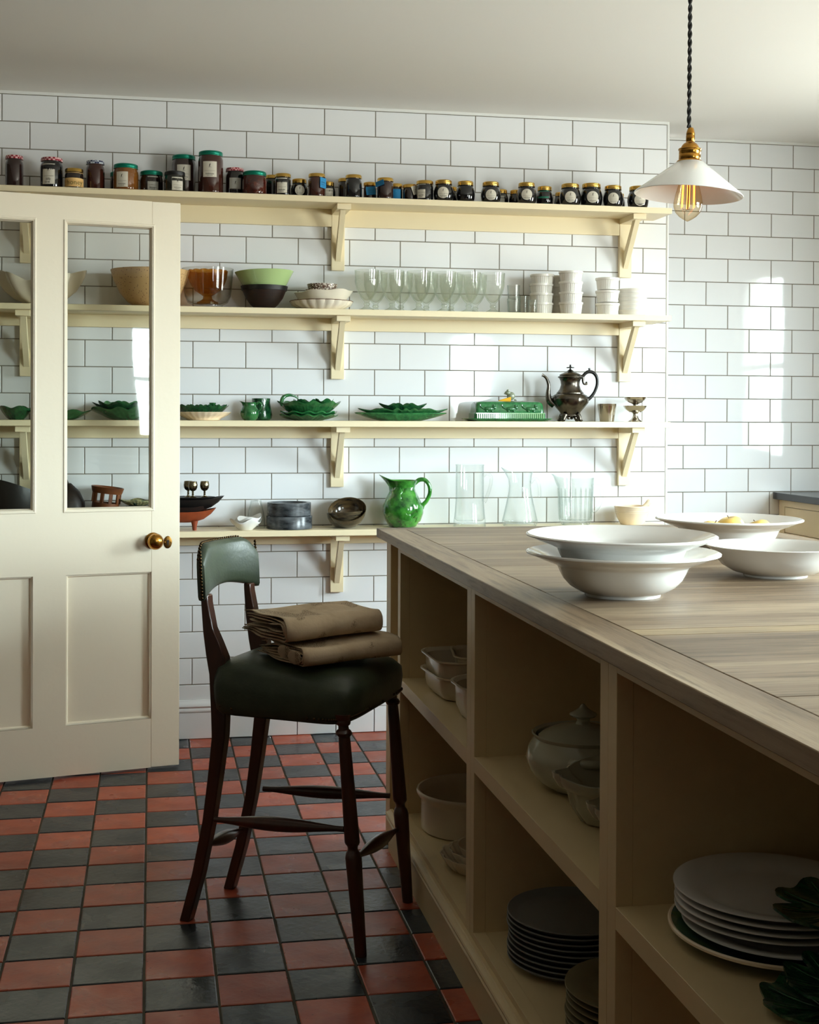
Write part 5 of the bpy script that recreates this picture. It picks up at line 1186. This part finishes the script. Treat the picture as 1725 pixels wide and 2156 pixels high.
obj('bowl', MB().lathe([(0, 0), (.044, 0), (.047, .003), (.060, .028), (.066, .046), (.067, .048), (.066, .0495), (.0675, .052), (.0685, .054), (.0675, .0555), (.0690, .058), (.0695, .068), (.0715, .072), (.0705, .075), (.066, .074), (.060, .062), (.050, .03), (.03, .014), (0, .012)], 64), IVORYB, mo)
pe = thing('pestle', 'ivory pestle leaning in the mortar', 'pestle', (2.440, -.102, Z4_ + .0145))
obj('shaft', MB().tube([(0, 0, .009), (.020, 0, .026), (.044, 0, .050), (.062, 0, .066), (.070, 0, .073), (.076, 0, .078)], [.012, .009, .0085, .0095, .012, .0105], 16), IVORYB, pe)

# ------------------------------------------------------------------ crockery in the island cabinets
OVEN = mat('cream_oven_dish', rgb(206, 192, 168), .14, coat=.4)
def rect_dish(lab, loc, w, d, h, rz, m=OVEN, r=.06, lip=.012, group='oven dishes in the furthest island cabinet'):
    t = thing('oven_dish', lab, 'dish', loc, rz, group)
    def P(w_, d_, z_, r_): return (w_, d_, r_, z_)
    lv = [P(w - .07, d - .07, 0, r * .6), P(w - .05, d - .05, .003, r * .7), P(w - .028, d - .028, h * .35, r * .8), P(w - .020, d - .020, h - .008, r * .9), P(w, d, h - .003, r), P(w, d, h, r), P(w - .012, d - .012, h, r * .95), P(w - .030, d - .030, h - .008, r * .85), P(w - .045, d - .045, .014, r * .75), P(w - .07, d - .07, .006, r * .6)]
    obj('dish', loft(lv, 8), m, t)
    return t
rect_dish('lowest cream rectangular oven dish, at the back of the upper bay', (1.408, -1.735, ZM), .290, .250, .062, R(4))
rect_dish('middle cream rectangular oven dish, stacked on the lowest one', (1.408, -1.735, ZM + .037), .290, .250, .068, R(2))
rect_dish('smallest oven dish on top of the rectangular stack in the upper bay', (1.430, -1.770, ZM + .060), .215, .200, .056, R(-8), r=.05)
rect_dish('oval-cornered grey-white oven dish in front of the rectangular stack', (1.398, -2.012, ZM), .250, .235, .085, R(3), r=.09)
simple('small_bowl', 'small round cream bowl sitting inside the oval-cornered dish', 'bowl', (1.420, -2.020, ZM + .030), shellprof([(.030, 0), (.036, .002), (.060, .024), (.073, .060)], .004), OVEN, 'bowl', 48)
simple('souffle_dish', 'large straight-sided cream souffle dish in the lower bay of the furthest cabinet', 'dish', (1.402, -1.659, ZB),
       [(0, .003), (.126, .003), (.130, 0), (.1345, .004), (.1355, .078), (.1365, .082), (.1405, .088), (.1465, .097), (.1475, .103), (.1450, .108), (.1410, .107), (.1350, .098), (.1290, .088), (.1270, .012), (.12, .008), (0, .008)], CREAMW, 'dish', 96)
for k, (r, dz, lab) in enumerate([(.107, 0, 'largest'), (.094, .010, 'middle'), (.084, .019, 'smallest')]):
    simple('flan_dish', lab + ' cream flan dish with wavy rim in the lower bay', 'dish', (1.362 + .008 * k, -1.975, ZB + dz), [(0, .003), (r * .70, .003), (r * .74, 0), (r * .80, .004), (r * .93, .022), (r, .036), (r * 1.0, .038), (r * .97, .0375), (r * .88, .022), (r * .76, .008), (0, .007)], CREAMW, 'dish', 120,
           (scallop(16 - 2 * k, .05) if k < 2 else None), group='flan dishes in the lower bay')
simple('small_dish', 'small cream ribbed dish in front of the flan dishes, mostly hidden by the stile', 'dish', (1.345, -2.215, ZB), [(0, .002), (.035, 0), (.040, .003), (.050, .030), (.054, .040), (.052, .041), (.047, .030), (.036, .008), (0, .007)], CREAMW, 'dish', 96, scallop(14, .05))
# tureen
tu = thing('tureen', 'round grey-green stoneware tureen with domed lid in the middle cabinet', 'tureen', (1.390, -2.640, ZM))
TUM = mat('grey_green_stoneware', rgb(168, 164, 142), .16, coat=.4)
obj('pot', MB().lathe([(0, .002), (.062, 0), (.072, .004), (.094, .020), (.108, .042), (.1125, .062), (.108, .082), (.099, .096), (.096, .101), (.1005, .106), (.102, .109), (.099, .1105), (.093, .106), (.092, .100), (.10, .082), (.106, .062), (.10, .04), (.08, .014), (0, .010)], 80), TUM, tu)
tl = obj('lid', MB().lathe([(0, .098), (.088, .098), (.0885, .1025), (.080, .1085), (.060, .117), (.035, .124), (.016, .1275), (.0125, .133), (.0135, .138), (.024, .142), (.0275, .1455), (.026, .148), (.017, .1525), (.009, .158), (.0055, .163), (.003, .166), (0, .1665)], 64), TUM, tu)
for s in (-1, 1):
    a = R(-100 if s < 0 else 80); c_, s__ = cos(a), sin(a)
    P0 = [(.104, -.034, .072), (.122, -.028, .078), (.131, 0, .079), (.122, .028, .078), (.104, .034, .072)]
    handle([(x * c_ - y * s__, x * s__ + y * c_, z) for x, y, z in P0], [.012, .009, .0085, .009, .012], TUM, tu)
def wavy_dish(lab, loc, rz):
    t = thing('gratin_dish', lab, 'dish', loc, rz, 'scalloped gratin dishes'); n = 120
    prof = [(.58, 0), (.64, .003), (.76, .030), (.82, .060), (.93, .066), (.99, .078), (1, .088), (.965, .088), (.90, .074), (.76, .058), (.68, .020), (.60, .008), (0, .008)]
    vs = []; fs = []
    for q, z in prof:
        for k in range(n):
            th = 2 * pi * k / n; br = 1 + .10 * abs(cos(2 * th)) ** .5 - .09 * math.exp(-((abs((th % (pi / 1)) - pi / 2)) / .16) ** 2) - .05 * math.exp(-((abs((th % pi) - 0)) / .12) ** 2)
            vs.append((.134 * q * br * cos(th), .098 * q * br * sin(th), z + (.006 * cos(4 * th) * max(0, q - .8) / .2 if z > .05 else 0)))
    fs = [(i * n + k, i * n + (k + 1) % n, (i + 1) * n + (k + 1) % n, (i + 1) * n + k) for i in range(len(prof) - 1) for k in range(n)]; fs.append(tuple(range(n)))
    obj('dish', MB().add(vs, fs), TUM, t, sharp=50); return t
wavy_dish('wavy-rimmed grey-green gratin dish just in front of the tureen', (1.408, -2.850, ZM), R(6))
wavy_dish('nearer wavy-rimmed gratin dish, half hidden by the cabinet stile', (1.408, -3.045, ZM), R(4))
# plates
def plate(lab, loc, r, m, rimw=.20, h=.017, group=None, name='dinner_plate', rimlift=.009):
    ri = r * (1 - rimw)
    return simple(name, lab, 'plate', loc, [(0, .0022), (ri * .66, .0022), (ri * .70, 0), (ri * .74, .001), (ri * .95, .0045), (ri, .0062), (r * .97, .0062 + rimlift), (r, .0074 + rimlift), (r * .998, .0092 + rimlift), (r * .985, .0098 + rimlift), (ri * 1.01, .0098), (ri * .96, .0078), (ri * .80, .0052), (0, .0050)], m, 'plate', 72, group=group)
ordn = ['bottom', 'second', 'third', 'fourth', 'fifth', 'sixth', 'seventh', 'eighth', 'ninth']
src = plate('bottom grey plate of the tall stack in the lower bay of the middle cabinet', (1.397, -2.560, ZB), .1335, GREYPL, .12, group='grey plates in the middle cabinet', rimlift=.010)
for k in range(1, 9): dup(src, (1.397 + rnd.uniform(-.0016, .0016), -2.560 + rnd.uniform(-.0016, .0016), ZB + .0112 * k), ('topmost' if k == 8 else ordn[k]) + ' grey plate of the tall stack in the middle cabinet', (0, 0, k))
src = plate('bottom olive plate of the nearer stack in the middle cabinet', (1.400, -2.905, ZB), .1235, OLIVEPL, .30, group='olive plates in the middle cabinet', rimlift=.008)
for k in range(1, 8): dup(src, (1.400 + rnd.uniform(-.0016, .0016), -2.905 + rnd.uniform(-.0016, .0016), ZB + .0122 * k), ('topmost' if k == 7 else ordn[k]) + ' olive plate of the nearer stack in the middle cabinet', (0, 0, k))
simple('painted_platter', 'large round platter painted blue and green under the white plates', 'platter', (1.418, -3.418, ZM), [(0, .003), (.090, .003), (.097, 0), (.105, .003), (.120, .007), (.148, .0165), (.1525, .0185), (.1525, .0215), (.1495, .0225), (.120, .012), (.10, .007), (0, .007)], PLATTER, 'plate', 96)
obj('cream_rim', MB().lathe([(.149, .0160), (.1530, .0180), (.1533, .0215), (.1510, .0232), (.1485, .0225)], 96), IVORYB, COL.objects['painted_platter'])
for k, (dx, dy, dz) in enumerate([(.006, -.012, .0095), (.001, .002, .0230), (.0, .0, .0335), (.001, .001, .0435), (-.001, .002, .0540)]):
    plate(('bottom', 'second', 'third', 'fourth', 'topmost')[k] + ' large white plate stacked on the painted platter', (1.418 + dx, -3.402 + dy, ZM + dz), .1385, CHINAG, .27, group='large white plates in the nearest cabinet', rimlift=.0085)
def lily(name, lab, loc, s, rz, tiltv, m=GREEND):
    t = thing(name, lab, 'plate', loc, group='green leaf plates', rot=(tiltv[0], tiltv[1], rz)); n = 90; vs = []; fs = []; rs = [0, .2, .4, .6, .8, .93, 1]
    for sd in (0, 1):
        for q in rs:
            for k in range(n):
                th = 2 * pi * k / n; d = (th - pi + pi) % (2 * pi) - pi; d = (th % (2 * pi)) - pi
                r = s * q * (1 + .05 * cos(9 * th) * q - .38 * math.exp(-(d / .13) ** 2) * q ** 2)
                z = .012 * q ** 2 + .0035 * cos(9 * th) * q ** 2 - .0012 * abs(cos(4.5 * th)) ** 12 + (.004 if sd == 0 else 0)
                vs.append((r * cos(th), r * sin(th), z))
    m_ = len(rs)
    for sd in (0, 1):
        for i in range(m_ - 1):
            for k in range(n): o_ = (sd * m_ + i) * n; o2 = o_ + n; k2 = (k + 1) % n; fs.append((o_ + k, o2 + k, o2 + k2, o_ + k2))
    for k in range(n): k2 = (k + 1) % n; o_ = (m_ - 1) * n; o2 = (2 * m_ - 1) * n; fs.append((o_ + k, o2 + k, o2 + k2, o_ + k2))
    lf_ = obj('leaf', MB().add(vs, fs), m, t); vn = MB()
    for k in range(9):
        th = 2 * pi * (k + .0) / 9 + .0; 
        if abs(((th) % (2 * pi)) - pi) < .3: continue
        vn.tube([(s * q * cos(th), s * q * sin(th), .0152 * q ** 2 + .0040) for q in (.02, .3, .6, .9)], [.0016, .0013, .001, .0005], 6)
    obj('veins', vn, GREEN, lf_)
    return t
lily('leaf_plate', 'dark green leaf-shaped plate resting on the large white plates', (1.455, -3.520, ZM + .0715), .085, R(-30), (R(3), R(-4)))
lily('leaf_plate', 'lower dark green leaf plate at the bottom right corner, on the cabinet shelf', (1.370, -3.640, ZM), .078, R(60), (0, 0))
lily('leaf_plate', 'upper dark green leaf plate at the bottom right corner, on another leaf plate', (1.400, -3.625, ZM + .018), .070, R(-60), (R(2), R(3)))
